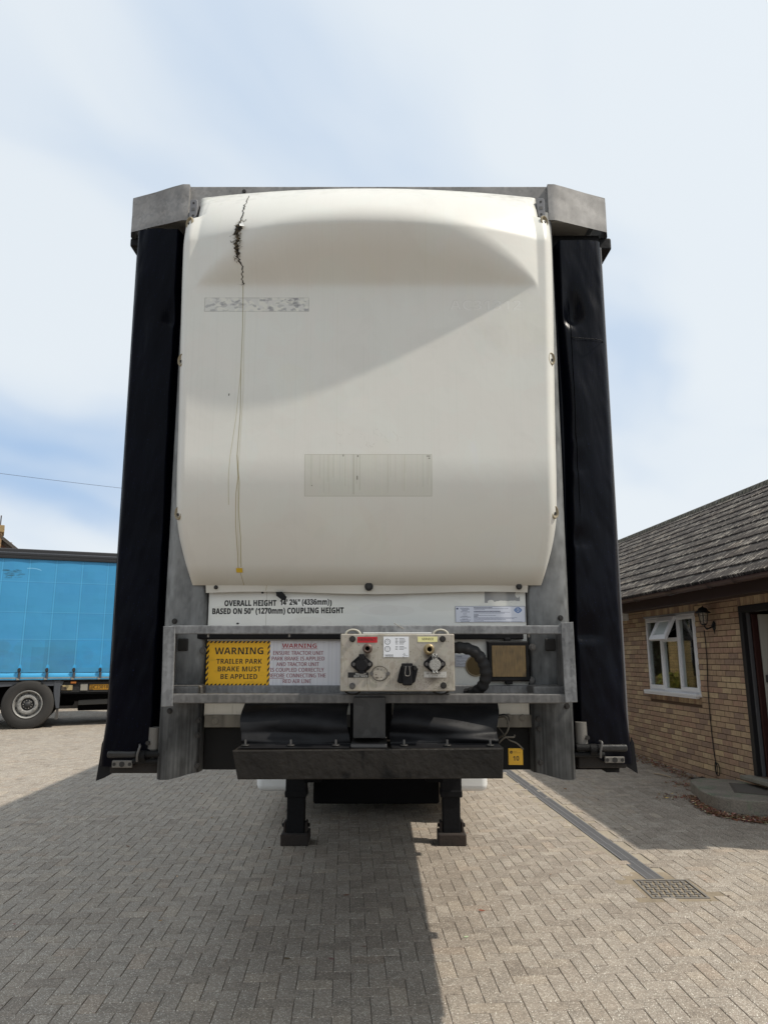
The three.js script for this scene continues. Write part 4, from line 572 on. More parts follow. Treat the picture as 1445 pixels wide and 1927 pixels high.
// --- front buffer beam, rubber aprons, centre bracket
{
  const mapB = colorTex(512, 256, (u, v) => { const f = fbm(u * 7, v * 4, 0, 6, 101), g = fbm(u * 22, v * 14, 0, 5, 103), e = smooth(0.52, 0.60, fbm(u * 6 + 4, v * 3, 0, 6, 107)); const k = mix(0.020 + 0.030 * f, 0.004, e) * (0.7 + 0.6 * g); return [k * 0.42, k * 0.36, k * 0.30]; });
  const beamMat = phys({ map: mapB, roughness: 0.6, specularIntensity: 0.45, bumpMap: grimeBump, bumpScale: 0.004 });
  const tl = [-0.571, 1.467], tr = [0.602, 1.477], bl = [-0.544, 1.348], br = [0.596, 1.352];
  const beam = part('buffer_beam', plate([bl, br, tr, tl], 0.352, 0.380, 0.004), beamMat, P); 
  part('beam_shelf', box(tl[0] + 0.004, tl[1] - 0.009, 0.02, tr[0] - 0.004, tl[1] - 0.0005, 0.3515), beamMat, beam); part('beam_floor', box(bl[0] + 0.004, bl[1] + 0.001, -0.2, br[0] - 0.004, bl[1] + 0.012, 0.3515), blackSteel, beam);
  const shelf = tl[1];
  const apron = (name, x0, x1, y0, wr, sd) => {              // sheet that bellies out and turns forward on to the shelf
    const prof = (v) => { if (v < 0.15) { const t = v / 0.15; return [mix(0.345, 0.255, t), shelf + 0.005 + 0.004 * t]; } const t = (v - 0.15) / 0.85, y = mix(shelf + 0.009, y0, t); return [0.250 - 0.045 * smooth(0, 0.3, t) + 0.048 * Math.sin(Math.min(1, t * 1.05) * Math.PI) - 0.06 * t * t, y]; };
    const g = grid(60, 50, (u, v) => { const [z, y] = prof(v), k = smooth(0.15, 0.3, v) * smooth(1, 0.9, v); return [mix(x0, x1, u) + 0.010 * Math.sin(v * 5 + sd) * (u < 0.04 || u > 0.96 ? 1 : 0), y, z + k * wr * (0.022 * Math.sin(u * 5 + v * 5 + sd) + 0.045 * (fbm(u * 2 + sd, v * 2.5, 0, 2, 8) - 0.5))]; });
    const m = part(name, g, rubber.clone(), P); m.material.specularIntensity = 0.32; m.material.side = THREE.DoubleSide; return m;
  };
  const lx0 = [-0.564, 1.487][0], lx1 = [-0.076, 1.527][0], rx0 = [0.12, 1.527][0], rx1 = [0.609, 1.507][0], yt = [-0.461, 1.647][1];
  const aL = apron('rubber_apron', lx0, lx1, yt, 0.5, 1), aR = apron('rubber_apron', rx0, rx1, yt, 1.0, 3);
  const washer = (x, par) => { part('washer', new THREE.TorusGeometry(0.0135, 0.0045, 8, 20).rotateX(Math.PI / 2).translate(x, shelf + 0.011, 0.300), darkBolt, par); part('stud', cyl(0.005, 0.005, 0.03, x, shelf + 0.02, 0.300, 'y', 8), steelBolt, par); };
  for (const x of [[-0.53, 1.477][0], [-0.329, 1.479][0], [-0.129, 1.479][0]]) washer(x, aL); for (const x of [[0.174, 1.484][0], [0.365, 1.489][0], [0.556, 1.491][0]]) washer(x, aR);
  const c0 = [-0.053, 1.654], c1 = [0.092, 1.506], cb = slab('centre_bracket', [c0[0], c0[1] + 0.03], c1, 0.05, 0.285, std({ map: galvTex.map(0.045, 0.02, 0.15), roughness: 0.6, metalness: 0.3, bumpMap: grimeBump, bumpScale: 0.001 }), P, 0.004);
  slab('bracket_base', [c0[0] - 0.01, shelf + 0.014], [c1[0] + 0.006, shelf + 0.0005], 0.05, 0.30, steelBolt, cb, 0.002);
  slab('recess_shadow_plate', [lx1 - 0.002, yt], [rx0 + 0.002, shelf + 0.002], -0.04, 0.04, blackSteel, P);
}
// --- loose wires and the yellow numbered tag
{
  const wire = std({ color: col(0.10, 0.085, 0.065), roughness: 0.7 });
  const W3 = (l) => l.map((p) => [p[0], p[1], p[2]]);
  part('loose_wire', tube(W3([[0.625, 1.579, 0.12], [0.653, 1.582, 0.15], [0.663, 1.546, 0.17], [0.649, 1.509, 0.16], [0.623, 1.487, 0.12]]), 0.0042, 40, 6), wire, P);
  part('loose_wire', tube(W3([[0.627, 1.528, 0.1], [0.663, 1.483, 0.16], [0.698, 1.468, 0.17], [0.728, 1.44, 0.16]]), 0.0035, 40, 6), wire, P);
  part('loose_wire', tube(W3([[0.616, 1.469, 0.16], [0.644, 1.494, 0.17], [0.684, 1.496, 0.17], [0.692, 1.501, 0.15]]), 0.0042, 40, 6), wire, P);
  part('loose_wire', tube(W3([[0.628, 1.586, 0.1], [0.656, 1.591, 0.12], [0.676, 1.576, 0.1], [0.677, 1.543, 0.06]]), 0.0042, 40, 6), std({ color: col(0.02, 0.02, 0.02), roughness: 0.6 }), P);
  const a = [0.659, 1.444], b = [0.727, 1.37]; const tg = part('numbered_tag', box(a[0], b[1], 0.150, b[0], a[1], 0.1565, 0.003), std({ color: col(0.55, 0.33, 0.025), roughness: 0.6 }), P, 'yellow numbered tag hanging at lower right');
  card('tag_print', a[0] + 0.001, b[1] + 0.001, b[0] - 0.001, a[1] - 0.001, 0.158, canvasTex(256, 280, (c, W, H) => { c.fillStyle = '#c99a24'; c.fillRect(0, 0, W, H); c.fillStyle = '#16130d'; c.beginPath(); c.arc(50, 62, 26, 0, 7); c.fill(); c.fillStyle = '#c99a24'; c.font = 'bold 26px sans-serif'; c.fillText('tip', 33, 70); c.fillStyle = '#8a6a1c'; for (let i = 0; i < 2; i++) c.fillRect(92, 50 + i * 20, i ? 130 : 60, 7); c.fillStyle = '#16130d'; fit(c, '10', W / 2 + 4, 208, 118, 112); }), tg, { rough: 0.6 });
}
// --- curtain tensioners and skirts at the two lower corners
for (const s of [-1, 1]) {
  const X = (x) => s * x; const dk = blackSteel, t = new THREE.Group(); t.name = 'curtain_tensioner'; P.add(t);
  const cyl0 = s < 0 ? [-1.031, 1.468] : [1.045, 1.493], pl = s < 0 ? [[-1.221, 1.367], [-1.123, 1.333]] : [[1.146, 1.384], [1.241, 1.355]], bar = s < 0 ? [[-1.252, 1.409], [-0.989, 1.375]] : [[1.016, 1.439], [1.263, 1.405]], pin = s < 0 ? [-1.087, 1.397] : [1.121, 1.414];
  slab('sill_bar', bar[0], bar[1], -0.06, 0.012, std({ color: col(0.035, 0.034, 0.033), roughness: 0.45, metalness: 0.5, bumpMap: grimeBump, bumpScale: 0.003 }), t, 0.012);
  part('tension_roller', merge([cyl(0.027, 0.029, 0.10, cyl0[0], cyl0[1], -0.01, 'y', 22), cyl(0.018, 0.018, 0.06, cyl0[0], cyl0[1] - 0.075, -0.01, 'y', 16)]), std({ color: col(0.15, 0.14, 0.125), roughness: 0.6, metalness: 0.2, bumpMap: grimeBump, bumpScale: 0.002 }), t); part('roller_bolt', cyl(0.010, 0.010, 0.02, cyl0[0] + s * 0.022, cyl0[1] - 0.02, 0.014, 'z', 12), darkBolt, t);
  const bp = part('end_plate', box(pl[0][0], pl[0][1], 0.0, pl[1][0], pl[1][1], 0.018, 0.004), std({ color: col(0.14, 0.13, 0.115), roughness: 0.6, metalness: 0.3, bumpMap: grimeBump, bumpScale: 0.002 }), t);
  for (const k of [0.12, 0.5, 0.88]) part('plate_hole', cyl(k === 0.5 ? 0.013 : 0.008, k === 0.5 ? 0.013 : 0.008, 0.006, mix(pl[0][0], pl[1][0], k), (pl[0][1] + pl[1][1]) / 2, 0.0165, 'z', 14), darkBolt, bp);
  part('locking_pin', tube([[pin[0], pin[1] + 0.045, 0.03], [pin[0] + 0.006, pin[1] + 0.04, 0.045], [pin[0] - 0.003, pin[1], 0.05], [pin[0] - 0.004, pin[1] - 0.03, 0.045]], 0.006, 20, 8), steelBolt, t);
  part('ratchet', merge([cyl(0.016, 0.016, 0.12, mix(bar[0][0], bar[1][0], s < 0 ? 0.78 : 0.22), bar[0][1] - 0.012, 0.02, 'x', 14), cyl(0.012, 0.012, 0.16, mix(bar[0][0], bar[1][0], s < 0 ? 0.8 : 0.2), bar[0][1] - 0.045, 0.015, 'x', 12), cyl(0.026, 0.026, 0.03, mix(bar[0][0], bar[1][0], s < 0 ? 0.68 : 0.3), bar[0][1] - 0.02, 0.02, 'x', 16)]), dk, t);
  slab('tensioner_backing', s < 0 ? [-1.246, 1.408] : [1.028, 1.451], s < 0 ? [-0.992, 1.3] : [1.264, 1.324], -0.10, -0.022, std({ color: col(0.014, 0.011, 0.009), roughness: 0.8, bumpMap: grimeBump, bumpScale: 0.004 }), t, 0.01);
  const flap = s < 0 ? [[-1.284, 1.47], [-1.297, 1.435], [-1.301, 1.38], [-1.314, 1.262], [-1.276, 1.276], [-1.234, 1.299], [-1.235, 1.361], [-1.274, 1.405]] : [[1.297, 1.47], [1.309, 1.44], [1.313, 1.385], [1.319, 1.296], [1.271, 1.326], [1.251, 1.346], [1.264, 1.398], [1.289, 1.423]];
  part('skirt_flap', plate(s < 0 ? flap : flap.reverse(), -0.045, -0.038, 0.001), blackPlastic, t);
}

// ------------------------------------------------------------------ brick bungalow on the right (local x towards the viewer, z out of the wall)
const HOUSE_TURN = -rad(85.6);
const house = thing('brick_bungalow', 'low brown brick bungalow with mossy tiled roof, open hopper window and open doorway', 'house', [4.431, 0, -10.857], HOUSE_TURN);
const WALL = { x0: -9, x1: 4.3, y0: 0.05, y1: 2.76 }, WIN = { x0: -1.11, x1: 0.515, y0: 1.335, y1: 2.485 }, DOOR = { x0: 1.655, x1: 2.75, y0: 0.43, y1: 2.50 };
{
  const mortar = std({ color: col(0.13, 0.085, 0.058), roughness: 1 }), w = part('wall', (() => {
    const q = (a, b, c, d) => box(a, b, -0.28, c, d, -0.011), list = [q(WALL.x0, WALL.y0, WIN.x0, WALL.y1), q(WIN.x0, WALL.y0, WIN.x1, WIN.y0), q(WIN.x0, WIN.y1, WIN.x1, WALL.y1), q(WIN.x1, WALL.y0, DOOR.x0, WALL.y1), q(DOOR.x0, WALL.y0, DOOR.x1, DOOR.y0), q(DOOR.x0, DOOR.y1, DOOR.x1, WALL.y1), q(DOOR.x1, WALL.y0, WALL.x1, WALL.y1)];
    return merge(list);
  })(), mortar, house);
  const brickTex = (a) => colorTex(256, 256, (u, v) => { const f = fbm(u * 9, v * 9, 9, 5, a), st = fbm(u * 70, v * 7, 7, 2, a + 5), k = 0.72 + 0.42 * f + 0.22 * (st - 0.5); return [k, k, k]; });
  const bt = brickTex(201); bt.repeat.set(2.2, 2.2); const bb = grayTex(256, 256, (u, v) => 0.5 * fbm(u * 30, v * 30, 30, 4, 207) + 0.5 * fbm(u * 80, v * 10, 10, 2, 208), 3, 3);
  const tones = [[0.50, 0.35, 0.225], [0.55, 0.40, 0.25], [0.43, 0.295, 0.20], [0.48, 0.335, 0.22], [0.37, 0.255, 0.185], [0.60, 0.45, 0.28], [0.47, 0.305, 0.21]];
  const mats = tones.map((t) => std({ map: bt, bumpMap: bb, bumpScale: 0.003, color: col(...t), roughness: 0.9 })), sandy = std({ map: bt, color: col(0.66, 0.49, 0.29), roughness: 0.9 });
  const r = rng(91), stretch = Array.from({ length: 6 }, () => { const g = new THREE.BoxGeometry(0.215, 0.065, 0.03), m = metric(g), uv = m.attributes.uv, a = r() * 3, b = r() * 3; for (let i = 0; i < uv.count; i++) uv.setXY(i, uv.getX(i) + a, uv.getY(i) + b); return m; });
  const list = [], base = 0.4085 - 0.0375;
  const add = (x0, x1, y, h = 0.065, tone) => { const cx = (x0 + x1) / 2; list.push({ x: cx, y, w: x1 - x0, h, z: (r() - 0.5) * 0.004, tone: tone ?? (r() < 0.007 ? 9 : Math.floor(Math.pow(r(), 0.85) * 7)), d: Math.abs(cx - 0.9) + Math.abs(y - 1.4) * 0.2 + (cx > 2.2 ? 6 : 0), tilt: (r() - 0.5) * 0.006 }); };
  for (let k = -4; k < 32; k++) {
    const y = base + 0.075 * k; if (y < 0.08) continue;
    for (let i = -12; i < 16; i++) {
      let a = i * 0.225 + (k & 1 ? 0.1125 : 0) - 0.03, b = a + 0.215; if (b < -2.2 || a > 3.4) continue;
      const cut = (h0, h1, v0, v1) => { if (y + 0.03 < v0 || y - 0.03 > v1) return true; if (a >= h0 - 0.01 && b <= h1 + 0.01) return false; if (a < h0 && b > h0) b = h0 - 0.006; else if (a < h1 && b > h1) a = h1 + 0.006; return b - a > 0.02; };
      if (!cut(WIN.x0, WIN.x1, WIN.y0 - 0.14, WIN.y1 + 0.20) || !cut(DOOR.x0, DOOR.x1, DOOR.y0 - 0.02, DOOR.y1 + 0.20)) continue;
      add(a, b, y);
    }
  }
  for (const [h0, h1, y] of [[WIN.x0, WIN.x1, WIN.y1 + 0.1075], [DOOR.x0 - 0.02, DOOR.x1, DOOR.y1 + 0.1075], [WIN.x0, WIN.x1, WIN.y0 - 0.075]]) { const n = Math.round((h1 - h0) / 0.075), s = (h1 - h0) / n; for (let i = 0; i < n; i++) add(h0 + i * s + 0.004, h0 + (i + 1) * s - 0.004, y, y < 1.5 ? 0.12 : 0.205); }
  list.sort((a, b) => a.d - b.d); const M = new THREE.Matrix4(), rest = [];
  list.forEach((b, i) => {
    const g = stretch[i % 6], mt = b.tone === 9 ? sandy : mats[b.tone], sx = b.w / 0.215, sy = b.h / 0.065;
    if (i < 300) { const m = part('brick', g, mt, w); m.position.set(b.x, b.y, -0.015 + b.z); m.scale.set(sx, sy, 1); m.rotation.z = b.tilt; }
    else { const t = b.tone % 7; (rest[t] ??= []).push(g.clone().applyMatrix4(M.makeScale(sx, sy, 1)).translate(b.x, b.y, -0.015 + b.z)); }
  });
  const used = rest.map((q, i) => [q, i]).filter((q) => q[0]); const m = part('brick_courses', mergeGeometries(used.map((q) => mergeGeometries(q[0])), true), used.map((q) => mats[q[1]]), w); m.userData.kind = 'stuff';
  for (let side = 0; side < 1; side++) part('gable_wall', (() => { const s = new THREE.Shape([[0.0, 0.05], [-5.7, 0.05], [-5.7, 2.7], [-2.84, 4.85], [0.0, 2.72]].map((p) => new THREE.Vector2(-p[0] - 0, p[1]))); const g = new THREE.ExtrudeGeometry(s, { depth: 0.25, bevelEnabled: false }); g.rotateY(Math.PI / 2); g.translate(WALL.x1 - 0.25, 0, -0.012); return metric(g); })(), mats[2], house);
  // dark rooms behind the openings
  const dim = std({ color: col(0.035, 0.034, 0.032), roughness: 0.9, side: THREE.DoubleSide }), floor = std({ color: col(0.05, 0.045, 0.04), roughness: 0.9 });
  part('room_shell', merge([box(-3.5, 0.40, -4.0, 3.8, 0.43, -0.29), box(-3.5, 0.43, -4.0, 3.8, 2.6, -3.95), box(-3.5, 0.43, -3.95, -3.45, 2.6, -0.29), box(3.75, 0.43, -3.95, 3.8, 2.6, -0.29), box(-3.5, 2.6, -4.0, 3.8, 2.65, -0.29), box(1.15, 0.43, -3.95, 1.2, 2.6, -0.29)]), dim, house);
}
{ // white window: frame, three lights, open hopper
  const wh = std({ color: col(0.84, 0.84, 0.86), roughness: 0.35 }), glass = phys({ color: col(0.93, 0.96, 0.95), roughness: 0.02, transmission: 1, thickness: 0, ior: 1.52, specularIntensity: 1 });
  const win = new THREE.Group(); win.name = 'window'; house.add(win); win.userData.label = 'white three-light window with its top vent open';
  const { x0, x1, y0, y1 } = WIN, z0 = -0.07, z1 = -0.004, m1 = -0.50, m2 = 0.0;
  // local x runs towards the viewer: -1.11 is the far side
  const f = 0.055; slab('window_frame', [x0, y1], [x1, y1 - f], z0, z1, wh, win, 0.006); slab('window_frame', [x0, y0 + f], [x1, y0], z0, z1, wh, win, 0.006); slab('window_frame', [x0, y0 + f], [x0 + f, y1 - f], z0, z1, wh, win, 0.006); slab('window_frame', [x1 - f, y0 + f], [x1, y1 - f], z0, z1, wh, win, 0.006);
  for (const x of [-0.575, -0.02]) slab('mullion', [x - 0.035, y0 + f], [x + 0.035, y1 - f], z0, z1, wh, win, 0.006);
  slab('transom', [-0.54, 2.155], [-0.055, 2.095], z0, z1, wh, win, 0.006);
  slab('lead_flashing', [x0 - 0.03, y1 + 0.028], [x1 + 0.03, y1 + 0.001], -0.05, 0.012, std({ color: col(0.33, 0.33, 0.34), roughness: 0.6 }), win, 0.003);
  const sash = (a, b, c, d, name, s = 0.045) => { slab(name, [a, d], [b, d - s], z1, z1 + 0.014, wh, win, 0.005); slab(name, [a, c + s * 1.4], [b, c], z1, z1 + 0.014, wh, win, 0.005); slab(name, [a, c + s * 1.4], [a + s, d - s], z1, z1 + 0.014, wh, win, 0.005); slab(name, [b - s, c + s * 1.4], [b, d - s], z1, z1 + 0.014, wh, win, 0.005); };
  sash(x0 + 0.035, -0.56, y0 + 0.03, y1 - 0.03, 'casement_frame'); sash(-0.035, x1 - 0.02, y0 + 0.03, y1 - 0.03, 'casement_frame');
  for (const [a, b, c, d] of [[x0 + 0.06, -0.61, y0 + 0.07, y1 - 0.06], [-0.54, -0.055, y0 + 0.055, 2.10], [0.015, x1 - 0.06, y0 + 0.07, y1 - 0.06]]) part('window_pane', box(a, c, -0.034, b, d, -0.028), glass, win);
  // hopper hinged at its top edge
  const hp = new THREE.Group(); hp.name = 'hopper_vent'; win.add(hp); hp.position.set(-0.285, y1 - 0.015, 0.012); hp.rotation.x = -rad(27); const hw = 0.265, hh = 0.40;
  const hpart = (n, g, m) => part(n, g, m, hp); hpart('hopper_frame', merge([box(-hw, -0.085, -0.02, hw, 0, 0.03, 0.008), box(-hw, -hh, -0.02, hw, -hh + 0.085, 0.03, 0.008), box(-hw, -hh + 0.085, -0.02, -hw + 0.085, -0.085, 0.03, 0.008), box(hw - 0.085, -hh + 0.085, -0.02, hw, -0.085, 0.03, 0.008)]), wh); hpart('window_pane', box(-hw + 0.05, -hh + 0.05, 0.0, hw - 0.05, -0.05, 0.006), phys({ color: col(0.70, 0.75, 0.73), roughness: 0.35, transmission: 0.35, thickness: 0 }));
  part('hopper_stay', tube([[-0.04, 2.30, -0.01], [-0.05, 2.22, 0.12]], 0.006, 4, 6), steelBolt, win);
  slab('window_sill', [x0 - 0.05, y0 + 0.008], [x1 + 0.03, y0 - 0.032], -0.05, 0.085, wh, win, 0.008); slab('window_sill', [x0 - 0.05, y0 - 0.030], [x1 + 0.0, y0 - 0.056], 0.02, 0.080, wh, win, 0.006);
  part('blind_cords', merge([tube([[0.10, 2.40, -0.09], [0.16, 2.2, -0.10], [0.30, 2.05, -0.11]], 0.004, 12, 5), tube([[0.10, 2.40, -0.10], [0.27, 2.05, -0.12]], 0.003, 12, 5), tube([[0.2, 2.0, -0.1], [0.26, 1.85, -0.1], [0.27, 1.7, -0.1], [0.24, 1.62, -0.1]], 0.003, 12, 5)]), paleMetal, win);
  part('lamp_in_room', new THREE.LatheGeometry([[0.02, 0.08], [0.12, 0.05], [0.17, 0.0], [0.155, -0.01]].map((p) => new THREE.Vector2(...p)), 20).translate(0.28, 1.62, -0.5), std({ color: col(0.3, 0.3, 0.32), roughness: 0.5 }), win);
}
{ // dark door frame, pale leaf standing open inwards
  const dk = std({ color: col(0.016, 0.015, 0.016), roughness: 0.45 }), red = std({ color: col(0.045, 0.012, 0.009), roughness: 0.6 }), pale = std({ color: col(0.42, 0.41, 0.36), roughness: 0.6 }), d = new THREE.Group(); d.name = 'doorway'; house.add(d);
  const { x0, x1, y0, y1 } = DOOR;
  slab('door_frame', [x0, y1], [x1, y1 - 0.085], -0.11, 0.012, dk, d, 0.006); slab('door_frame', [x0, y0], [x0 + 0.075, y1 - 0.085], -0.11, 0.012, dk, d, 0.006); slab('door_frame', [x1 - 0.075, y0], [x1, y1 - 0.085], -0.11, 0.012, dk, d, 0.006); slab('door_stop', [x0 + 0.075, y0], [x0 + 0.10, y1 - 0.085], -0.085, -0.045, std({ color: col(0.10, 0.10, 0.105), roughness: 0.5 }), d, 0.004);
  slab('door_stop', [x0 + 0.100, y0], [x0 + 0.135, y1 - 0.10], -0.16, -0.09, red, d, 0.004);
  const leaf = part('door_leaf', box(0, y0 + 0.01, -0.045, 0.30, y1 - 0.11, 0, 0.004), pale, d); leaf.position.set(x0 + 0.13, 0, -0.165); leaf.rotation.y = rad(62);
  part('leaf_edge', box(0.3005, y0 + 0.01, -0.046, 0.335, y1 - 0.11, 0.001), dk, leaf); part('door_catch', box(0.02, 1.55, 0.001, 0.07, 1.64, 0.03, 0.006), dk, leaf);
  slab('letter_rail', [x0 + 0.40, 1.33], [x0 + 0.62, 1.29], -0.52, -0.5, pale, d, 0.004);
  slab('door_sill', [x0 - 0.10, y0 - 0.004], [x1 + 0.1, y0 - 0.052], -0.10, 0.14, std({ map: concreteMap, color: col(0.72, 0.78, 0.85), roughness: 0.8 }), d, 0.008);
}
{ // roof: ribbed interlocking tiles in courses, ridge, gutter and boards
  const pitch = rad(34.1), zE = 0.45, yE = 2.775, zR = -2.84, gauge = 0.300, cw = 0.300, roof = new THREE.Group(); roof.name = 'roof'; house.add(roof);
  const tileTex = colorTex(512, 512, (u, v) => { const st = fbm(u * 40, v * 5, 5, 4, 301), f = fbm(u * 6, v * 6, 6, 5, 303), li = smooth(0.56, 0.67, fbm(u * 52, v * 9, 9, 3, 305)) * smooth(0.42, 0.62, fbm(u * 5, v * 5, 5, 4, 306)), k = 0.040 + 0.05 * (f - 0.4) + 0.05 * (st - 0.5); const b = [k * 1.12, k * 0.95, k * 0.84]; return b.map((q, i) => mix(q, [0.44, 0.40, 0.34][i], li * 0.72)); });
  const tb = grayTex(256, 256, (u, v) => fbm(u * 40, v * 40, 40, 4, 311), 2, 2), tm = [[1, 1, 1], [0.84, 0.84, 0.86], [1.12, 1.08, 1.04], [0.72, 0.70, 0.70]].map((t) => std({ map: tileTex, bumpMap: tb, bumpScale: 0.006, color: col(...t), roughness: 0.95 }));
  const r = rng(55), NR = 42, rib = (u) => 0.015 * Math.pow(Math.abs(Math.sin(u * Math.PI * 7)), 0.7), Lt = 0.335;
  const tileGeo = () => { const P = [], U = [], a = r() * 4, b = r() * 4; const q = (A, B, C, D) => { for (const p of [A, B, C, A, C, D]) { P.push(...p); U.push(p[0] * 1.6 + a, p[2] * 1.6 + p[1] + b); } }; for (let i = 0; i < NR; i++) { const u0 = i / NR, u1 = (i + 1) / NR, x0 = (u0 - 0.5) * (cw - 0.003), x1 = (u1 - 0.5) * (cw - 0.003), h0 = 0.022 + rib(u0), h1 = 0.022 + rib(u1); q([x0, h0, 0], [x1, h1, 0], [x1, h1 - 0.0, -Lt], [x0, h0 - 0.0, -Lt]); q([x0, -0.004, 0.001], [x1, -0.004, 0.001], [x1, h1, 0], [x0, h0, 0]); } const g = new THREE.BufferGeometry(); g.setAttribute('position', new THREE.Float32BufferAttribute(P, 3)); g.setAttribute('uv', new THREE.Float32BufferAttribute(U, 2)); g.computeVertexNormals(); return g; };
  const tg = Array.from({ length: 8 }, tileGeo), list = [];
  const rows = 13, cs = Math.cos(pitch), sn = Math.sin(pitch), slope = (zE - zR) / cs;
  for (let j = 0; j < rows; j++) for (let i = -40; i < 16; i++) {
    const x = i * cw + (j & 1 ? cw / 2 : 0), t = j / rows, lo = mix(-1.5, -9.2, t), hi = mix(3.4, -1.2, t); if (x < -9.2 || x > 4.35) continue; const inv = x > lo && x < hi;
    list.push({ x, s: j * gauge * slope / (gauge * rows), j, inv, m: Math.floor(r() * r() * 4), tl: (r() - 0.5) * 0.012, k: Math.floor(r() * 8) });
  }
  list.sort((a, b) => (b.inv - a.inv) || (b.x - a.x)); const rest = [[], [], [], []], M = new THREE.Matrix4(), Q = new THREE.Quaternion();
  list.forEach((t, i) => { const pos = new THREE.Vector3(t.x, yE + t.s * sn + 0.020, zE - t.s * cs), rot = new THREE.Euler(pitch - 0.075 + t.tl, 0, t.tl * 0.5); if (i < 300) { const m = part('roof_tile', tg[t.k], tm[t.m], roof); m.position.copy(pos); m.rotation.copy(rot); } else rest[t.m].push(tg[t.k].clone().applyMatrix4(M.compose(pos, Q.setFromEuler(rot), new THREE.Vector3(1, 1, 1)))); });
  const m = part('tile_courses', mergeGeometries(rest.map((q) => mergeGeometries(q)), true), tm, roof); m.userData.kind = 'stuff';
  const deck = (sd) => { const g = new THREE.BoxGeometry(WALL.x1 + 0.1 + 9.2, 0.04, slope); g.rotateX(sd * pitch); const zc = sd > 0 ? (zE + zR) / 2 : 2 * zR - (zE + zR) / 2; g.translate((WALL.x1 + 0.1 - 9.2) / 2, (yE + yE + slope * sn) / 2 - 0.02, zc); return metric(g); };
  part('roof_deck', deck(1), tm[3], roof); part('rear_slope', deck(-1), tm[0], roof);
  const rg = (() => { const s = new THREE.CylinderGeometry(0.125, 0.125, 0.448, 16, 1, true, -Math.PI / 2, Math.PI); s.rotateZ(Math.PI / 2); s.rotateX(-Math.PI / 2 + Math.PI / 2); return metric(s); })(), mossy = std({ map: tileTex, color: col(0.8, 0.82, 0.7), roughness: 0.95, side: THREE.DoubleSide });
  for (let x = WALL.x1; x > -9.2; x -= 0.45) { const t = part('ridge_tile', rg, mossy, roof); t.position.set(x - 0.22, yE + slope * sn - 0.035, zR); t.rotation.set(0, 0, (r() - 0.5) * 0.01); }
  // gutter, brackets, fascia and soffit
  const brown = std({ color: col(0.075, 0.043, 0.038), roughness: 0.35 }), fas = std({ color: col(0.045, 0.026, 0.023), roughness: 0.55 });
  const gut = (a, b, rr) => { const g = new THREE.CylinderGeometry(rr, rr, b - a, 20, 1, true, -Math.PI / 2, Math.PI); g.rotateZ(-Math.PI / 2); g.rotateX(Math.PI / 2 + Math.PI / 2 + Math.PI / 2); g.translate((a + b) / 2, 2.700, 0.475); return g; };
  const gm = brown.clone(); gm.side = THREE.DoubleSide; const gmDark = gm.clone(); gmDark.color.setRGB(0.035, 0.02, 0.018); const G = new THREE.Group(); G.name = 'gutter'; house.add(G);
  const half = (a, b, rr) => { const pts = []; for (let i = 0; i <= 18; i++) { const t = Math.PI * (1 + i / 18); pts.push([0.475 + rr * Math.cos(t), 2.768 + rr * Math.sin(t)]); } const P = [], id = []; pts.forEach((p) => { P.push(a, p[1], p[0], b, p[1], p[0]); }); for (let i = 0; i < 18; i++) id.push(2 * i, 2 * i + 1, 2 * i + 3, 2 * i, 2 * i + 3, 2 * i + 2); const g = new THREE.BufferGeometry(); g.setAttribute('position', new THREE.Float32BufferAttribute(P, 3)); g.setIndex(id); g.computeVertexNormals(); return metric(g); };
  part('gutter_run', half(-9.2, WALL.x1 + 0.1, 0.056), gm, G);
  const gx = [[2.49, 2.661][0], [1.906, 2.651][0], [0.878, 2.676][0], [-0.278, 2.681][0]]; for (const x of [gx[0], gx[1], gx[3], gx[3] - 1.4]) part('gutter_bracket', half(x - 0.024, x + 0.024, 0.066), gmDark, G); part('gutter_union', half(gx[2] - 0.10, gx[2] + 0.10, 0.064), gmDark, G);
  slab('fascia_board', [-9.2, 2.77], [WALL.x1 + 0.1, 2.592], 0.33, 0.352, fas, house, 0.003); slab('soffit', [-9.2, 2.625], [WALL.x1 + 0.1, 2.610], -0.01, 0.33, fas, house, 0.002);
}
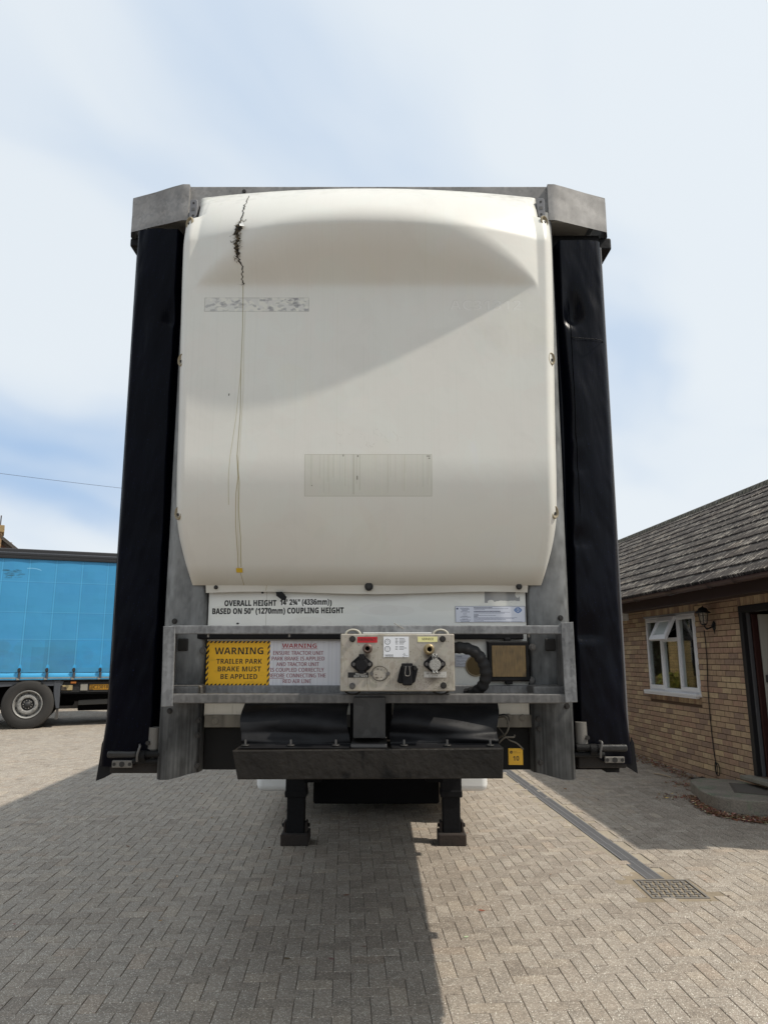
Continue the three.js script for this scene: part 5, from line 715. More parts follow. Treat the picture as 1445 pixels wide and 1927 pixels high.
// ------------------------------------------------------------------ things on and by the bungalow (built in its frame, placed in the world)
const HO = new THREE.Vector3(4.431, 0, -10.857), hq = new THREE.Quaternion().setFromAxisAngle(new THREE.Vector3(0, 1, 0), HOUSE_TURN);
const onHouse = (name, label, cat, x, y, z) => { const p = new THREE.Vector3(x, y, z).applyQuaternion(hq).add(HO); return thing(name, label, cat, [p.x, p.y, p.z], HOUSE_TURN); };
{
  const dk = std({ color: col(0.010, 0.010, 0.010), roughness: 0.5 }), glass = phys({ color: col(0.8, 0.8, 0.76), roughness: 0.15, transmission: 0.9, thickness: 0 });
  const bx = [1.042, 2.275][0], by = [1.042, 2.275][1], l = onHouse('wall_lantern', 'black carriage lantern on a scrolled bracket between window and doorway', 'wall lamp', bx, by, 0);
  part('back_plate', merge([cyl(0.045, 0.05, 0.02, 0, 0, 0.012, 'z', 6).scale(1, 1.8, 1), cyl(0.03, 0.03, 0.03, 0, 0.0, 0.03, 'z', 14), cyl(0.012, 0.002, 0.06, 0, -0.11, 0.012, 'y', 8)]), dk, l);
  const ax = 0.19, ay = 0.01; l.scale.setScalar(0.78); part('bracket_arm', merge([tube([[0, 0.0, 0.02], [0, -0.03, 0.08], [0, -0.045, 0.15], [0, ay - 0.005, ax]], 0.013, 24, 8), new THREE.SphereGeometry(0.022, 12, 8).translate(0, -0.045, 0.14)]), dk, l);
  part('lantern_base', cyl(0.062, 0.04, 0.03, 0, ay + 0.015, ax, 'y', 6), dk, l);
  part('lantern_glass', cyl(0.088, 0.056, 0.185, 0, ay + 0.122, ax, 'y', 6), glass, l); const bars = []; for (let i = 0; i < 6; i++) { const a = i / 6 * 6.283; bars.push(tube([[0.058 * Math.sin(a), ay + 0.028, ax + 0.058 * Math.cos(a)], [0.092 * Math.sin(a), ay + 0.218, ax + 0.092 * Math.cos(a)]], 0.006, 2, 6)); } part('lantern_bars', merge(bars), dk, l);
  part('lantern_cap', new THREE.LatheGeometry([[0.128, 0.0], [0.132, 0.012], [0.105, 0.03], [0.085, 0.05], [0.075, 0.075], [0.06, 0.092], [0.03, 0.103], [0.012, 0.108], [0.010, 0.125], [0.0, 0.128]].map((p) => new THREE.Vector2(...p)), 24).translate(0, ay + 0.212, ax), dk, l);
}
{
  const dk = std({ color: col(0.010, 0.010, 0.010), roughness: 0.6 }), pts = [[0.854, 2.224], [0.8, 1.906], [0.749, 1.402], [0.746, 0.908], [0.768, 0.564], [0.785, 0.429]], o = onHouse('black_cable', 'thin black cable hanging down the brick wall to a coil near the ground', 'cable', pts[5][0], 0.25, 0);
  const P3 = pts.map((p, i) => [p[0] - pts[5][0], p[1] - 0.25, i ? 0.016 : 0.05]); part('cable_run', tube(P3, 0.0075, 60, 6), dk, o); const c = [0.83, 0.381], ring = []; for (let i = 0; i < 20; i++) { const t = i / 20 * 6.283; ring.push([c[0] - pts[5][0] + 0.048 * Math.cos(t), c[1] - 0.25 + 0.082 * Math.sin(t), 0.022]); } part('cable_coil', tube(ring, 0.006, 50, 6, true), dk, o); part('cable_coil', tube(ring.map((p) => [p[0] * 0.6 - 0.005, p[1] + 0.015, p[2] + 0.008]), 0.005, 50, 6, true), dk, o);
}
{ const p = [-1.793, 2.49], o = onHouse('white_vent_box', 'small white plastic box under the gutter at the far end of the wall', 'wall box', p[0], p[1], 0); part('box_body', box(-0.05, 0, 0.0, 0.05, 0.19, 0.12, 0.012), whitePlastic, o); part('box_lid', box(-0.055, 0.172, 0, 0.055, 0.192, 0.126, 0.006), whitePlastic, o); }
{ // rounded concrete door step with its mat
  const pts = [[3.819, 0.177, -9.224], [3.736, 0.17, -8.844], [3.743, 0.164, -8.546], [3.867, 0.161, -8.367], [4.022, 0.159, -8.269], [4.171, 0.158, -8.22]], st = thing('door_step', 'rounded grey concrete step in front of the open doorway', 'step', [0, 0, 0]);
  const b = pts.map((p) => [p[0], p[2]]), back = [[4.62, -7.9], [4.74, -9.4], [4.49, -9.62], [4.16, -9.75], [3.93, -9.62]], front = b.concat([[4.55, -8.05]]), out = front.concat(back), hgt = 0.135, sm = new THREE.SplineCurve(out.slice(0, 6).map((p) => new THREE.Vector2(p[0], -p[1]))).getPoints(40), sh = new THREE.Shape(sm.concat(out.slice(6, 9).map((p) => new THREE.Vector2(p[0], -p[1])), new THREE.SplineCurve([...out.slice(8), out[0]].map((p) => new THREE.Vector2(p[0], -p[1]))).getPoints(20).slice(1, -1)));
  const g = new THREE.ExtrudeGeometry(sh, { depth: hgt + 0.08, bevelEnabled: true, bevelSize: 0.018, bevelThickness: 0.018, bevelOffset: -0.018, bevelSegments: 3, curveSegments: 6 }).rotateX(-Math.PI / 2).translate(0, 0.085, 0);
  const cm = colorTex(512, 512, (u, v) => { const f = fbm(u * 5, v * 5, 5, 6, 401), q = fbm(u * 90, v * 90, 90, 2, 402), green = smooth(0.5, 0.75, fbm(u * 8, v * 8, 8, 4, 404)), k = 0.24 * (0.6 + 0.6 * f + 0.5 * (q - 0.5)); return [k * mix(1.1, 0.85, green), k * mix(0.97, 0.95, green), k * mix(0.8, 0.66, green)]; });
  part('step_block', metric(g), std({ map: cm, roughness: 0.9, bumpMap: grimeBump, bumpScale: 0.006 }), st);
  const m0 = [[4.356, 0.184, -9.575], [4.963, 0.192, -9.99], [5.17, 0.181, -9.412], [4.456, 0.169, -8.816]];
  const top = 0.085 + hgt + 0.08 + 0.018; const lift = (px) => px; const mat = thing('door_mat', 'flat dark rubber door mat lying on the concrete step', 'door mat', [0, 0, 0]);
  const mp = [[4.06, -8.72], [4.30, -9.36], [4.72, -9.10], [4.50, -8.42]];
  const ms = new THREE.Shape(mp.map((p) => new THREE.Vector2(p[0], -p[1]))); part('mat_sheet', metric(new THREE.ExtrudeGeometry(ms, { depth: 0.012, bevelEnabled: true, bevelSize: 0.004, bevelThickness: 0.003, bevelSegments: 1 }).rotateX(-Math.PI / 2).translate(0, top - 0.015 + 0.004, 0)), std({ color: col(0.10, 0.085, 0.07), roughness: 0.95, bumpMap: grimeBump, bumpScale: 0.004 }), mat);
  const cc = [(mp[0][0] + mp[2][0]) / 2, (mp[0][1] + mp[2][1]) / 2], inn = mp.map((p) => [mix(cc[0], p[0], 0.86), mix(cc[1], p[1], 0.9)]); part('mat_pile', metric(new THREE.ExtrudeGeometry(new THREE.Shape(inn.map((p) => new THREE.Vector2(p[0], -p[1]))), { depth: 0.006, bevelEnabled: false }).rotateX(-Math.PI / 2).translate(0, top + 0.002, 0)), std({ color: col(0.12, 0.105, 0.09), roughness: 1, bumpMap: grimeBump, bumpScale: 0.006 }), mat);
}
{ // dry leaves swept against the step and the wall, one twig, a dark scrap
  const r = rng(71), lg = (() => { const s = new THREE.Shape(); s.moveTo(0, -0.5); s.quadraticCurveTo(0.34, -0.1, 0, 0.5); s.quadraticCurveTo(-0.34, -0.1, 0, -0.5); const g = new THREE.ShapeGeometry(s, 4); g.rotateX(-Math.PI / 2); const p = g.attributes.position; for (let i = 0; i < p.count; i++) p.setY(i, 0.5 * p.getX(i) ** 2 + 0.25 * p.getZ(i) ** 2); g.computeVertexNormals(); return g; })();
  const spots = []; const put = (x, z, n, sx, sz) => { for (let i = 0; i < n; i++) { const a = (r() + r() + r() - 1.5) * 0.8, b = (r() + r() + r() - 1.5) * 0.8; spots.push([x + a * sx, z + b * sz]); } };
  const edge = [[3.78, 0.177, -9.224], [3.686, 0.169, -8.816], [3.654, 0.162, -8.417], [3.767, 0.158, -8.22], [3.909, 0.156, -8.102], [4.071, 0.154, -8.032], [4.186, 0.153, -7.987]]; for (let i = 0; i < edge.length - 1; i++) for (let k = 0; k < 6; k++) { const t = k / 6; put(mix(edge[i][0], edge[i + 1][0], t), mix(edge[i][2], edge[i + 1][2], t) + 0.03, i < 1 ? 40 : 90, 0.12, 0.18); }
  const wl = [[4.284, 0.239, -12.439], [4.31, 0.224, -11.692], [4.354, 0.211, -10.987], [4.342, 0.197, -10.25]]; for (let i = 0; i < wl.length - 1; i++) for (let k = 0; k < 8; k++) { const t = k / 8; put(mix(wl[i][0], wl[i + 1][0], t) - 0.10, mix(wl[i][2], wl[i + 1][2], t), 30, 0.18, 0.26); }
  const a = [4.0, 0.191, -9.954], b = [3.598, 0.177, -9.224]; put(a[0], a[2], 130, 0.28, 0.34); put(b[0], b[2], 120, 0.34, 0.22);
  for (let i = 0; i < 70; i++) spots.push([-2.5 + r() * 6, -4 - r() * 6]);
  const mesh = new THREE.InstancedMesh(lg, std({ color: col(1, 1, 1), roughness: 0.9, side: THREE.DoubleSide }), spots.length), M = new THREE.Matrix4(), Q = new THREE.Quaternion(), C = new THREE.Color();
  spots.forEach((s, i) => { const k = 0.022 + r() * 0.036; M.compose(new THREE.Vector3(s[0], yardY(s[1]) + 0.004 + r() * 0.014, s[1]), Q.setFromEuler(new THREE.Euler((r() - 0.5) * 0.9, r() * 6.3, (r() - 0.5) * 0.9)), new THREE.Vector3(k, k, k)); mesh.setMatrixAt(i, M); const q = r(); mesh.setColorAt(i, C.setRGB(...(q < 0.55 ? [0.17, 0.075, 0.045] : q < 0.85 ? [0.26, 0.15, 0.085] : [0.5, 0.38, 0.25]).map((v) => v * (0.7 + 0.6 * r())))); });
  mesh.name = 'dry_leaves'; mesh.userData = { label: 'brown dry leaves swept along the step and wall foot', category: 'leaves', kind: 'stuff' }; shadows(mesh); scene.add(mesh);
  const t0 = [3.883, 0.207, -10.771], t1 = [4.013, 0.201, -10.484], tw = thing('twig', 'thin pale twig lying on the paving near the brick wall', 'twig', [t0[0], t0[1] + 0.006, t0[2]]); part('stem', tube([[0, 0.004, 0], [(t1[0] - t0[0]) * 0.5, 0.012, (t1[2] - t0[2]) * 0.5 + 0.01], [t1[0] - t0[0], 0, t1[2] - t0[2]]], 0.009, 12, 6), std({ color: col(0.40, 0.31, 0.22), roughness: 0.9 }), tw);
  const s0 = [4.356, 0.199, -10.365], sc = thing('dark_scrap', 'flat dark scrap of debris at the wall foot beside the step', 'debris', [s0[0], s0[1], s0[2]]); part('scrap_sheet', (() => { const g = grid(14, 6, (u, v) => [(u - 0.5) * 0.26, 0.008 + 0.018 * fbm(u * 4, v * 3, 0, 3, 7), (v - 0.5) * (0.16 + 0.08 * Math.sin(u * 9))]); return g; })(), std({ color: col(0.022, 0.018, 0.015), roughness: 0.9, side: THREE.DoubleSide, bumpMap: grimeBump, bumpScale: 0.006 }), sc);
}

// ------------------------------------------------------------------ blue curtain-sided trailer at left (local x to the right and away, z out of its side)
{
  const t = thing('blue_curtainsider', 'faded blue curtain-sided trailer with black roof rail parked behind at left', 'semi trailer', [-7.887, 0.312, -16.262], rad(21)), base = 0.312;
  const Y = (y) => y - base, xa = -3.2, xb = 3.4, yT = Y([0.234, 4.067][1]), yB = Y([0.464, 1.366][1]), yR = Y([0.219, 4.234][1]);
  const W = 2048, H = 512, x0 = xa, x1 = 3.3, sx = W / (x1 - x0);
  const straps = [[-0.223, 1.639][0], [0.335, 1.636][0], [0.896, 1.634][0], [1.448, 1.631][0]], gap = (straps[3] - straps[0]) / 3; const all = []; for (let k = -3; k < 14; k++) { const x = straps[0] + gap * k; if (x > xa + 0.1 && x < xb - 0.1) all.push(x); }
  const tex = canvasTex(W, H, (c) => {
    c.fillStyle = '#3b8fbe'; c.fillRect(0, 0, W, H); const r = rng(45), X = (x) => (x - x0) * sx;
    for (let i = 0; i < 420; i++) { c.fillStyle = 'rgba(' + (r() < 0.5 ? '70,150,200,' : '40,110,150,') + (r() * 0.06).toFixed(3) + ')'; c.fillRect(r() * W, r() * H, 20 + r() * 220, 4 + r() * 60); }
    for (let i = 0; i < 200; i++) { c.fillStyle = 'rgba(64,110,132,' + (r() * 0.09).toFixed(3) + ')'; const x = r() * W; c.beginPath(); c.ellipse(x, H - r() * 120, 20 + r() * 90, 10 + r() * 40, 0, 0, 7); c.fill(); }
    c.fillStyle = 'rgba(56,104,128,0.20)'; c.fillRect(X(straps[1] - 0.1), H * 0.72, X(straps[2]) - X(straps[1] - 0.1) + 4, H * 0.28); c.fillRect(X(straps[0] + 0.2), H * 0.78, 120, H * 0.2);
    c.fillStyle = 'rgba(44,150,216,0.3)'; c.fillRect(X(straps[2]), H * 0.70, X(straps[3]) - X(straps[2]) + 120, H * 0.26);
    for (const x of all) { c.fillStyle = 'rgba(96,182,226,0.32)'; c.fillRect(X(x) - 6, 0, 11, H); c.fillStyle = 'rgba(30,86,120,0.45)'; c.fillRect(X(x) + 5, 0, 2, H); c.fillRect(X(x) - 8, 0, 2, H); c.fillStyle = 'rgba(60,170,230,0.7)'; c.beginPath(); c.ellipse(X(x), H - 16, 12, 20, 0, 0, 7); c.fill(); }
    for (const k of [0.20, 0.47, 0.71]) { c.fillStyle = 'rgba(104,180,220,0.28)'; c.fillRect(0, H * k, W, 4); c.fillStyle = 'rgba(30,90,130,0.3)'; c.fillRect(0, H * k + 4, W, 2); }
    c.fillStyle = 'rgba(30,60,70,0.25)'; for (let i = 0; i < 40; i++) { c.beginPath(); c.ellipse(X(-0.75) + r() * 120, H * 0.1 + r() * 40, 3 + r() * 22, 1 + r() * 3, 0, 0, 7); c.fill(); } c.strokeStyle = 'rgba(170,215,240,0.6)'; c.lineWidth = 3; c.beginPath(); c.moveTo(X(-0.28), H * 0.085); c.quadraticCurveTo(X(-0.1), H * 0.075, X(0.02), H * 0.10); c.stroke();
  });
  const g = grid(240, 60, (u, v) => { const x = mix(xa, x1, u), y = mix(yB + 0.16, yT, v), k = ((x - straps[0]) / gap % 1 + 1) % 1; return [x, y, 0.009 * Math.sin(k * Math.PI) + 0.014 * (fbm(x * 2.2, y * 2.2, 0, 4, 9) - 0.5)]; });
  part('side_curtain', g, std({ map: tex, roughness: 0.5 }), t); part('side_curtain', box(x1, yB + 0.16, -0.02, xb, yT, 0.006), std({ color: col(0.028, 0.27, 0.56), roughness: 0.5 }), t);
  const skirt = grid(160, 12, (u, v) => { const x = mix(xa, xb, u), y = mix(yB, yB + 0.165, v), k = ((x - straps[0]) / gap % 1 + 1) % 1; return [x, y, 0.012 + 0.022 * Math.sin(v * 3.14) * (0.6 + 0.5 * Math.sin(k * 3.14)) - 0.02 * v]; });
  part('curtain_skirt', skirt, std({ map: colorTex(64, 256, (u, v) => { const f = fbm(u * 4, v * 20, 0, 3, 5), k = v > 0.14 && v < 0.34 ? [0.26, 0.32, 0.34] : v > 0.90 ? [0.010, 0.06, 0.10] : [0.05, 0.34, 0.62]; return k.map((q) => q * (0.8 + 0.4 * f)); }), roughness: 0.5 }), t);
  const blk = std({ color: col(0.012, 0.012, 0.013), roughness: 0.45 }), grey = std({ color: col(0.06, 0.065, 0.075), roughness: 0.5 }), wornBlack = std({ color: col(0.02, 0.02, 0.021), roughness: 0.6 });
  part('roof_rail', merge([box(xa, yT - 0.004, -0.03, xb, yT + 0.065, 0.045, 0.012), box(xa, yT + 0.066, -0.03, xb, yT + 0.115, 0.030, 0.010)]), blk, t); slab('roof', [xa, yR + 0.07], [xb, yT + 0.116], -2.5, -0.02, std({ color: col(0.02, 0.02, 0.022), roughness: 0.6 }), t, 0.03);
  slab('roof_edge', [xa, yT + 0.150], [xb, yT + 0.117], -0.12, 0.005, grey, t, 0.01);
  const strapG = [box(-0.022, 0.0, 0.03, 0.022, 0.25, 0.042, 0.003), box(-0.034, 0.17, 0.036, 0.034, 0.235, 0.062, 0.006)], sb = metric(merge(strapG));
  for (const x of all) { const m = part('tension_strap', sb, wornBlack, t); m.position.set(x, yB + 0.01, 0.01); m.rotation.z = 0.03; part('strap_hook', box(-0.045, -0.012, 0.028, 0.015, 0.03, 0.05, 0.006), paleMetal, m); part('strap_tail', box(-0.018, 0.02, 0.043, 0.03, 0.15, 0.052, 0.004).rotateZ(-0.06), grey, m); }
  slab('far_side', [xa, yB], [xb, yT], -2.50, -2.46, std({ color: col(0.03, 0.25, 0.5), roughness: 0.5 }), t); slab('deck', [xa, yB + 0.10], [xb, yB - 0.05], -2.5, -0.03, chassisPaint, t, 0.01); slab('side_rave', [xa, yB + 0.02], [xb, yB - 0.02], -0.06, 0.006, blk, t); slab('end_door', [xb - 0.04, yB], [xb, yT + 0.1], -2.48, -0.03, grey, t); slab('end_door', [xa, yB], [xa + 0.04, yT + 0.1], -2.48, -0.03, grey, t);
  for (const z of [-0.75, -1.75]) slab('chassis_beam', [xa, yB - 0.05], [xb, yB - 0.52], z - 0.08, z + 0.08, chassisPaint, t, 0.01);
  // wheel, guard and side equipment
  const tyre = std({ map: colorTex(128, 128, (u, v) => { const k = 0.018 + 0.022 * fbm(u * 6, v * 6, 6, 4, 77); return [k * 1.08, k, k * 0.92]; }), roughness: 0.85 }), rimM = std({ color: col(0.30, 0.295, 0.28), roughness: 0.5, metalness: 0.3, bumpMap: grimeBump, bumpScale: 0.004 }), hubM = std({ color: col(0.03, 0.03, 0.03), roughness: 0.6 });
  const R0 = 0.535, lathe = (pts, n = 48) => new THREE.LatheGeometry(pts.map((p) => new THREE.Vector2(...p)), n).rotateX(Math.PI / 2);
  const wheel = (x, z) => {
    const w = part('wheel', lathe([[0.285, -0.16], [0.44, -0.18], [0.505, -0.17], [R0, -0.13], [R0, 0.125], [0.522, 0.155], [0.505, 0.170], [0.478, 0.172], [0.470, 0.180], [0.40, 0.188], [0.335, 0.178], [0.302, 0.155], [0.285, 0.15]]), tyre, t); w.position.set(x, R0 - 0.012, z);
    part('rim', lathe([[0.298, 0.150], [0.303, 0.172], [0.288, 0.176], [0.272, 0.150], [0.262, 0.09], [0.250, 0.075]]), rimM, w);
    part('rim_disc', lathe([[0.252, 0.07], [0.230, 0.085], [0.212, 0.13], [0.198, 0.142], [0.150, 0.142], [0.138, 0.135], [0.132, 0.10], [0.128, 0.03]]), rimM, w);
    part('hub', lathe([[0.130, 0.04], [0.126, 0.10], [0.110, 0.115], [0.06, 0.125], [0.055, 0.16], [0.0, 0.165]], 24), hubM, w); const nuts = [], hn = [], holes = []; for (let i = 0; i < 10; i++) { const a = i / 10 * 6.283, c = Math.cos(a), s = Math.sin(a); nuts.push(cyl(0.018, 0.018, 0.035, 0.172 * c, 0.172 * s, 0.155, 'z', 6)); hn.push(cyl(0.012, 0.012, 0.02, 0.088 * c, 0.088 * s, 0.125, 'z', 6)); holes.push(cyl(0.021, 0.021, 0.01, 0.236 * Math.cos(a + 0.314), 0.236 * Math.sin(a + 0.314), 0.086, 'z', 10)); }
    for (const n of nuts) part('wheel_nut', n, rimM, w); part('hub_bolts', merge(hn), paleMetal, w); part('vent_holes', merge(holes), hubM, w); return w;
  };
  wheel(0, -0.16); wheel(-1.31, -0.16); const back = (x) => { const w = part('wheel', lathe([[0.1, -0.1], [0.44, -0.17], [R0, -0.12], [R0, 0.12], [0.44, 0.17], [0.1, 0.1]], 32), tyre, t); w.position.set(x, R0 - 0.012, -2.25); }; back(0); back(-1.31);
  part('axle', cyl(0.08, 0.08, 2.0, 0, R0, -1.2, 'z'), chassisPaint, t); part('axle', cyl(0.08, 0.08, 2.0, -1.31, R0, -1.2, 'z'), chassisPaint, t);
  const gy = (py) => Y([-0.064, 1.245][1] + (1290 - py) * 0.0117), guardP = [[xa, yB - 0.03], [0.70, yB - 0.03], [0.66, yB - 0.14], [0.20, yB - 0.135], [0.05, yB - 0.115], [-0.2, yB - 0.125], [-0.6, yB - 0.15], [xa, yB - 0.15]];
  part('mudguard', plate(guardP, -0.16, -0.03, 0.004), grey, t); const fx0 = [0.494, 1.331][0], fx1 = [0.637, 1.329][0], fb = [0.605, 0.738]; part('mudguard_end', plate([[fx0, yB - 0.02], [fx1, yB - 0.02], [fb[0] + 0.035, Y(fb[1])], [fb[0] - 0.03, Y(fb[1])], [fx0 + 0.01, yB - 0.30]], -0.30, -0.02, 0.008), grey, t); part('mud_flap', plate([[fb[0] - 0.02, Y(fb[1])], [fb[0] + 0.02, Y(fb[1])], [fb[0] + 0.018, Y([0.614, 0.497][1])], [fb[0] - 0.035, Y([0.582, 0.498][1])]], -0.3, -0.05, 0.003), std({ color: col(0.07, 0.065, 0.06), roughness: 0.8 }), t);
  const rq = (n, ax, ay, bx, by, z, m) => slab(n, [ax, Y(ay)], [bx, Y(by)], z - 0.03, z, m, t, 0.006);
  const side = [[0.654, 1.329], [1.81, 1.077]]; slab('side_panel', [side[0][0], yB - 0.04], [3.3, Y(side[1][1])], -0.10, -0.06, std({ color: col(0.012, 0.0115, 0.011), roughness: 0.7, bumpMap: grimeBump, bumpScale: 0.003 }), t, 0.004);
  rq('marker_lamp', 0.842, 1.321, 0.956, 1.279, -0.02, std({ color: col(0.62, 0.20, 0.03), roughness: 0.3 })); rq('reflector_plate', 1.052, 1.266, 1.204, 1.116, -0.04, std({ color: col(0.26, 0.245, 0.21), roughness: 0.6 }));
  { const a = [0.655, 1.241], b = [0.885, 1.127]; rq('valve_plate', a[0], a[1], b[0], b[1], -0.04, std({ map: colorTex(64, 64, (u, v) => { const f = fbm(u * 7, v * 7, 0, 4, 303); return f > 0.52 ? [0.36, 0.28, 0.14] : [0.06, 0.045, 0.03]; }), roughness: 0.7 })); }
  { const a = [1.244, 1.251], b = [1.772, 1.131]; const tex2 = canvasTex(512, 112, (c, w, h) => { c.fillStyle = '#a87812'; c.fillRect(0, 0, w, h); c.fillStyle = '#1a1408'; c.save(); c.font = 'bold 92px sans-serif'; c.fillText('C230183', 78, 90); c.restore(); c.fillStyle = 'rgba(120,82,8,0.5)'; c.fillRect(0, 0, 60, h); }); card('trailer_number_plate', a[0], Y(b[1]), b[0], Y(a[1]), -0.052, tex2, t, { rough: 0.5 }); }
  slab('under_rail', [side[0][0], Y(side[1][1]) - 0.002], [3.3, Y(side[1][1]) - 0.035], -0.14, -0.07, chassisPaint, t); const uA = [1.026, 0.833], uB = [1.87, 0.885]; part('under_run_bar', plate([[uA[0], Y(uA[1]) - 0.05], [uB[0] + 0.6, Y(uB[1]) - 0.07], [uB[0] + 0.6, Y(uB[1]) + 0.06], [uA[0], Y(uA[1]) + 0.06]], -0.32, -0.24, 0.01), std({ color: col(0.06, 0.058, 0.052), roughness: 0.6 }), t); for (const x of [1.9, 2.9]) slab('rail_hanger', [x - 0.03, yB - 0.1], [x + 0.03, Y(uA[1])], -0.4, -0.32, chassisPaint, t);
  slab('under_side_box', [1.0, yB - 0.25], [3.3, 0.30], -1.9, -1.0, chassisPaint, t, 0.03); slab('under_side_box', [-3.0, yB - 0.25], [0.9, 0.42], -1.7, -1.0, chassisPaint, t, 0.03);
}
// ------------------------------------------------------------------ dark boarded fence seen under the blue trailer
{
  const f = thing('boarded_fence', 'dark stained board fence low behind the blue trailer', 'fence', [-13.5, 0.36, -20.2], rad(14)), m = [0.012, 0.016, 0.010].map((k) => std({ color: col(k * 1.2, k, k * 0.8), roughness: 0.9 })), g = metric(new THREE.BoxGeometry(0.148, 1.25, 0.02)), r = rng(17);
  for (let i = 0; i < 76; i++) { const b = part('board', g, m[i % 3], f); b.position.set(-1.5 + i * 0.15, 0.62 + (r() - 0.5) * 0.02, (i % 2) * 0.006); } for (const y of [0.2, 1.0]) slab('fence_rail', [-1.6, y], [9.95, y + 0.08], -0.06, -0.012, m[0], f);
}
// ------------------------------------------------------------------ far brick house whose gable and chimney show over the blue trailer
{
  const D = 34, o = [-18.535, 6.669, -34.0], h = thing('distant_brick_house', 'distant red brick house gable with chimney over the blue trailer, far left', 'house', [o[0], 0, -D], rad(27.9)), at = (p) => [(p[0] - o[0]) * 0.884, p[1]];
  const apex = at([-19.252, 8.024, -34.0]), ev = at([-17.693, 6.954, -34.0]), sl = (apex[1] - ev[1]) / (ev[0] - apex[0]), lx = apex[0] - (ev[0] - apex[0]) - 1.2, rx = ev[0] + 1.0, ey = ev[1] - sl * 1.0 ;
  const bt = colorTex(256, 256, (u, v) => { const row = Math.floor(v * 32), x = (u * 12 + (row & 1) * 0.5) % 1, y = (v * 32) % 1, f = hash(Math.floor(u * 12 + (row & 1) * 0.5), row, 5), j = x < 0.04 || y < 0.12 ? 0.6 : 1; return [0.20 * (0.7 + 0.5 * f) * j, 0.10 * (0.7 + 0.5 * f) * j, 0.065 * (0.7 + 0.5 * f) * j]; }); bt.repeat.set(0.4, 0.4);
  const wall = std({ map: bt, roughness: 0.9 }), tile = std({ color: col(0.075, 0.065, 0.055), roughness: 0.9, bumpMap: grimeBump, bumpScale: 0.02 });
  part('gable_wall', plate([[lx, 0.3], [rx, 0.3], [rx, ey], [apex[0], apex[1] - 0.12], [lx, ey]], -8, 0, 0), wall, h);
  const roofG = (x1, y1) => { const g = new THREE.BoxGeometry(Math.hypot(x1 - apex[0], y1 - apex[1]), 0.14, 8.6); g.rotateZ(Math.atan2(y1 - apex[1], x1 - apex[0])); g.translate((x1 + apex[0]) / 2, (y1 + apex[1]) / 2, -3.95); return metric(g); };
  const rf = part('roof', merge([roofG(rx + 0.2, ey - sl * 0.2), roofG(lx - 0.2, ey - sl * 0.2)]), tile, h); part('barge_board', metric(merge([1].map(() => { const g = new THREE.BoxGeometry(Math.hypot(rx - apex[0], ey - apex[1]), 0.16, 0.05); g.rotateZ(Math.atan2(ey - apex[1], rx - apex[0])); g.translate((rx + apex[0]) / 2, (ey + apex[1]) / 2 - 0.16, 0.04); return g; }))), std({ color: col(0.10, 0.08, 0.065), roughness: 0.7 }), h);
  const c0 = at([-18.934, 7.51, -33.9]), c1 = at([-18.454, 8.111, -33.9]), cy0 = c0[1] - 0.8, ch = part('chimney', box(c0[0], cy0, -0.9, c1[0] - 0.06, c1[1] - 0.1, 0.35), std({ map: bt, color: col(1.5, 1.9, 1.5), roughness: 0.9 }), rf); part('chimney_cap', box(c0[0], c1[1] - 0.34, -0.97, c1[0] + 0.01, c1[1], 0.42, 0.02), std({ color: col(0.30, 0.21, 0.10), roughness: 0.9, bumpMap: grimeBump, bumpScale: 0.02 }), ch);
  const ae = at([-18.664, 8.479, -33.9]); part('aerial_mast', cyl(0.03, 0.03, 1.1, ae[0], ae[1] - 0.35, -0.2, 'y', 8), steelBolt, ch);
  const f = at([-18.085, 7.379, -33.9]); part('flue_pipe', merge([cyl(0.07, 0.07, 0.8, f[0], f[1] - 0.38, -0.3, 'y', 14), cyl(0.085, 0.075, 0.10, f[0], f[1] - 0.03, -0.3, 'y', 14)]), std({ color: col(0.30, 0.28, 0.25), roughness: 0.7 }), rf);
}
// ------------------------------------------------------------------ overhead wire crossing the sky at left
{ const a = [-24.63, 11.904, -36.0], b = [-13.867, 12.501, -46.0], m = [(a[0] + b[0]) / 2, (a[1] + b[1]) / 2 - 0.05, (a[2] + b[2]) / 2]; const w = thing('overhead_wire', 'thin dark overhead wire crossing the sky above the blue trailer', 'wire', a); part('wire_span', tube([a, m, b].map((p) => [p[0] - a[0], p[1] - a[1], p[2] - a[2]]), 0.011, 30, 6), std({ color: col(0.06, 0.07, 0.10), roughness: 0.7 }), w); }
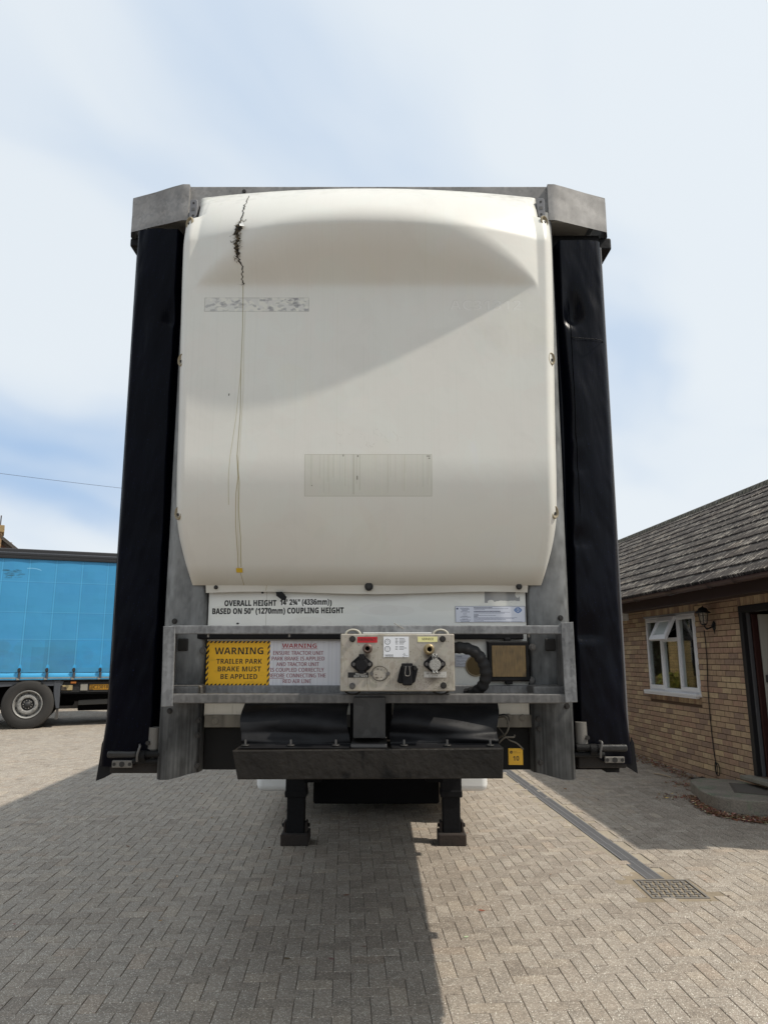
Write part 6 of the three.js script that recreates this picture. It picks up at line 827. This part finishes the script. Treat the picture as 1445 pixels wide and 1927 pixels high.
// ------------------------------------------------------------------ sunlit wall, shrubs and hedge beyond the trailer, which the bungalow's panes mirror
{
  const r = rng(83), g = thing('garden_wall', 'low yellow brick garden wall with piers mirrored in the bungalow window', 'wall', [0, 0.36, -19.2]), yb = colorTex(256, 256, (u, v) => { const row = Math.floor(v * 24), x = (u * 8 + (row & 1) * 0.5) % 1, y = (v * 24) % 1, f = hash(Math.floor(u * 8 + (row & 1) * 0.5), row, 7), j = x < 0.05 || y < 0.13 ? 0.55 : 1; return [0.52 * (0.75 + 0.4 * f) * j, 0.38 * (0.75 + 0.4 * f) * j, 0.18 * (0.75 + 0.4 * f) * j]; }); yb.repeat.set(0.55, 0.55); const m = std({ map: yb, roughness: 0.9 });
  slab('wall_panel', [-3.6, 0], [5, 1.0], -0.22, 0, m, g, 0); for (const x of [-3.4, -2.0, -0.6, 0.8, 2.2, 3.6]) { part('pier', box(x - 0.22, 0, -0.32, x + 0.22, 2.3, 0.1), m, g); part('pier_cap', box(x - 0.27, 2.3, -0.37, x + 0.27, 2.37, 0.15, 0.02), m, g); }
  const leaf = (n, fn, cols, size) => { const q = new THREE.InstancedMesh(new THREE.CircleGeometry(0.5, 5), std({ color: col(1, 1, 1), roughness: 0.8, side: THREE.DoubleSide }), n), M = new THREE.Matrix4(), Q = new THREE.Quaternion(), C = new THREE.Color(); for (let i = 0; i < n; i++) { const k = size * (0.6 + 0.8 * r()); M.compose(new THREE.Vector3(...fn()), Q.setFromEuler(new THREE.Euler(r() * 6.3, r() * 6.3, r() * 6.3)), new THREE.Vector3(k, k * 0.6, k)); q.setMatrixAt(i, M); const c = cols[Math.floor(r() * cols.length)]; q.setColorAt(i, C.setRGB(c[0], c[1], c[2])); } return shadows(q); };
  const hd = thing('tall_hedge', 'tall dark evergreen hedge mirrored above the garden wall', 'hedge', [0, 0.38, -21.5]); const hl = leaf(9000, () => [(r() - 0.5) * 9.6, 0.2 + r() * 4.2, 0.4 - 0.9 * r() * r()], [[0.02, 0.035, 0.012], [0.03, 0.05, 0.02], [0.015, 0.025, 0.01]], 0.16); hl.name = 'foliage'; hl.userData.kind = 'stuff'; hd.add(hl); part('inner_mass', box(-4.8, 0, -0.9, 4.8, 4.3, -0.1), std({ color: col(0.012, 0.018, 0.008), roughness: 1 }), hd);
  const sh = thing('golden_shrub', 'yellow green shrub spreading before the garden wall', 'shrub', [-1.2, 0.36, -18.6]); const fl = leaf(2600, () => { const c = [-1.5, -0.2, 1.3][Math.floor(r() * 3)], a = r() * 6.3, b = Math.pow(r(), 0.4) * 0.6, h = r(); return [c + b * Math.cos(a) * (1 - 0.4 * h), 0.1 + 1.0 * h, 0.7 * b * Math.sin(a) * (1 - 0.4 * h)]; }, [[0.22, 0.22, 0.03], [0.32, 0.27, 0.05], [0.12, 0.15, 0.03]], 0.09); fl.name = 'foliage'; fl.userData.kind = 'stuff'; sh.add(fl); for (const x of [-1.5, -0.2, 1.3]) part('stem', cyl(0.02, 0.03, 0.6, x, 0.3, 0, 'y', 8), std({ color: col(0.06, 0.04, 0.025), roughness: 1 }), sh);
}
renderer.render(scene, camera);
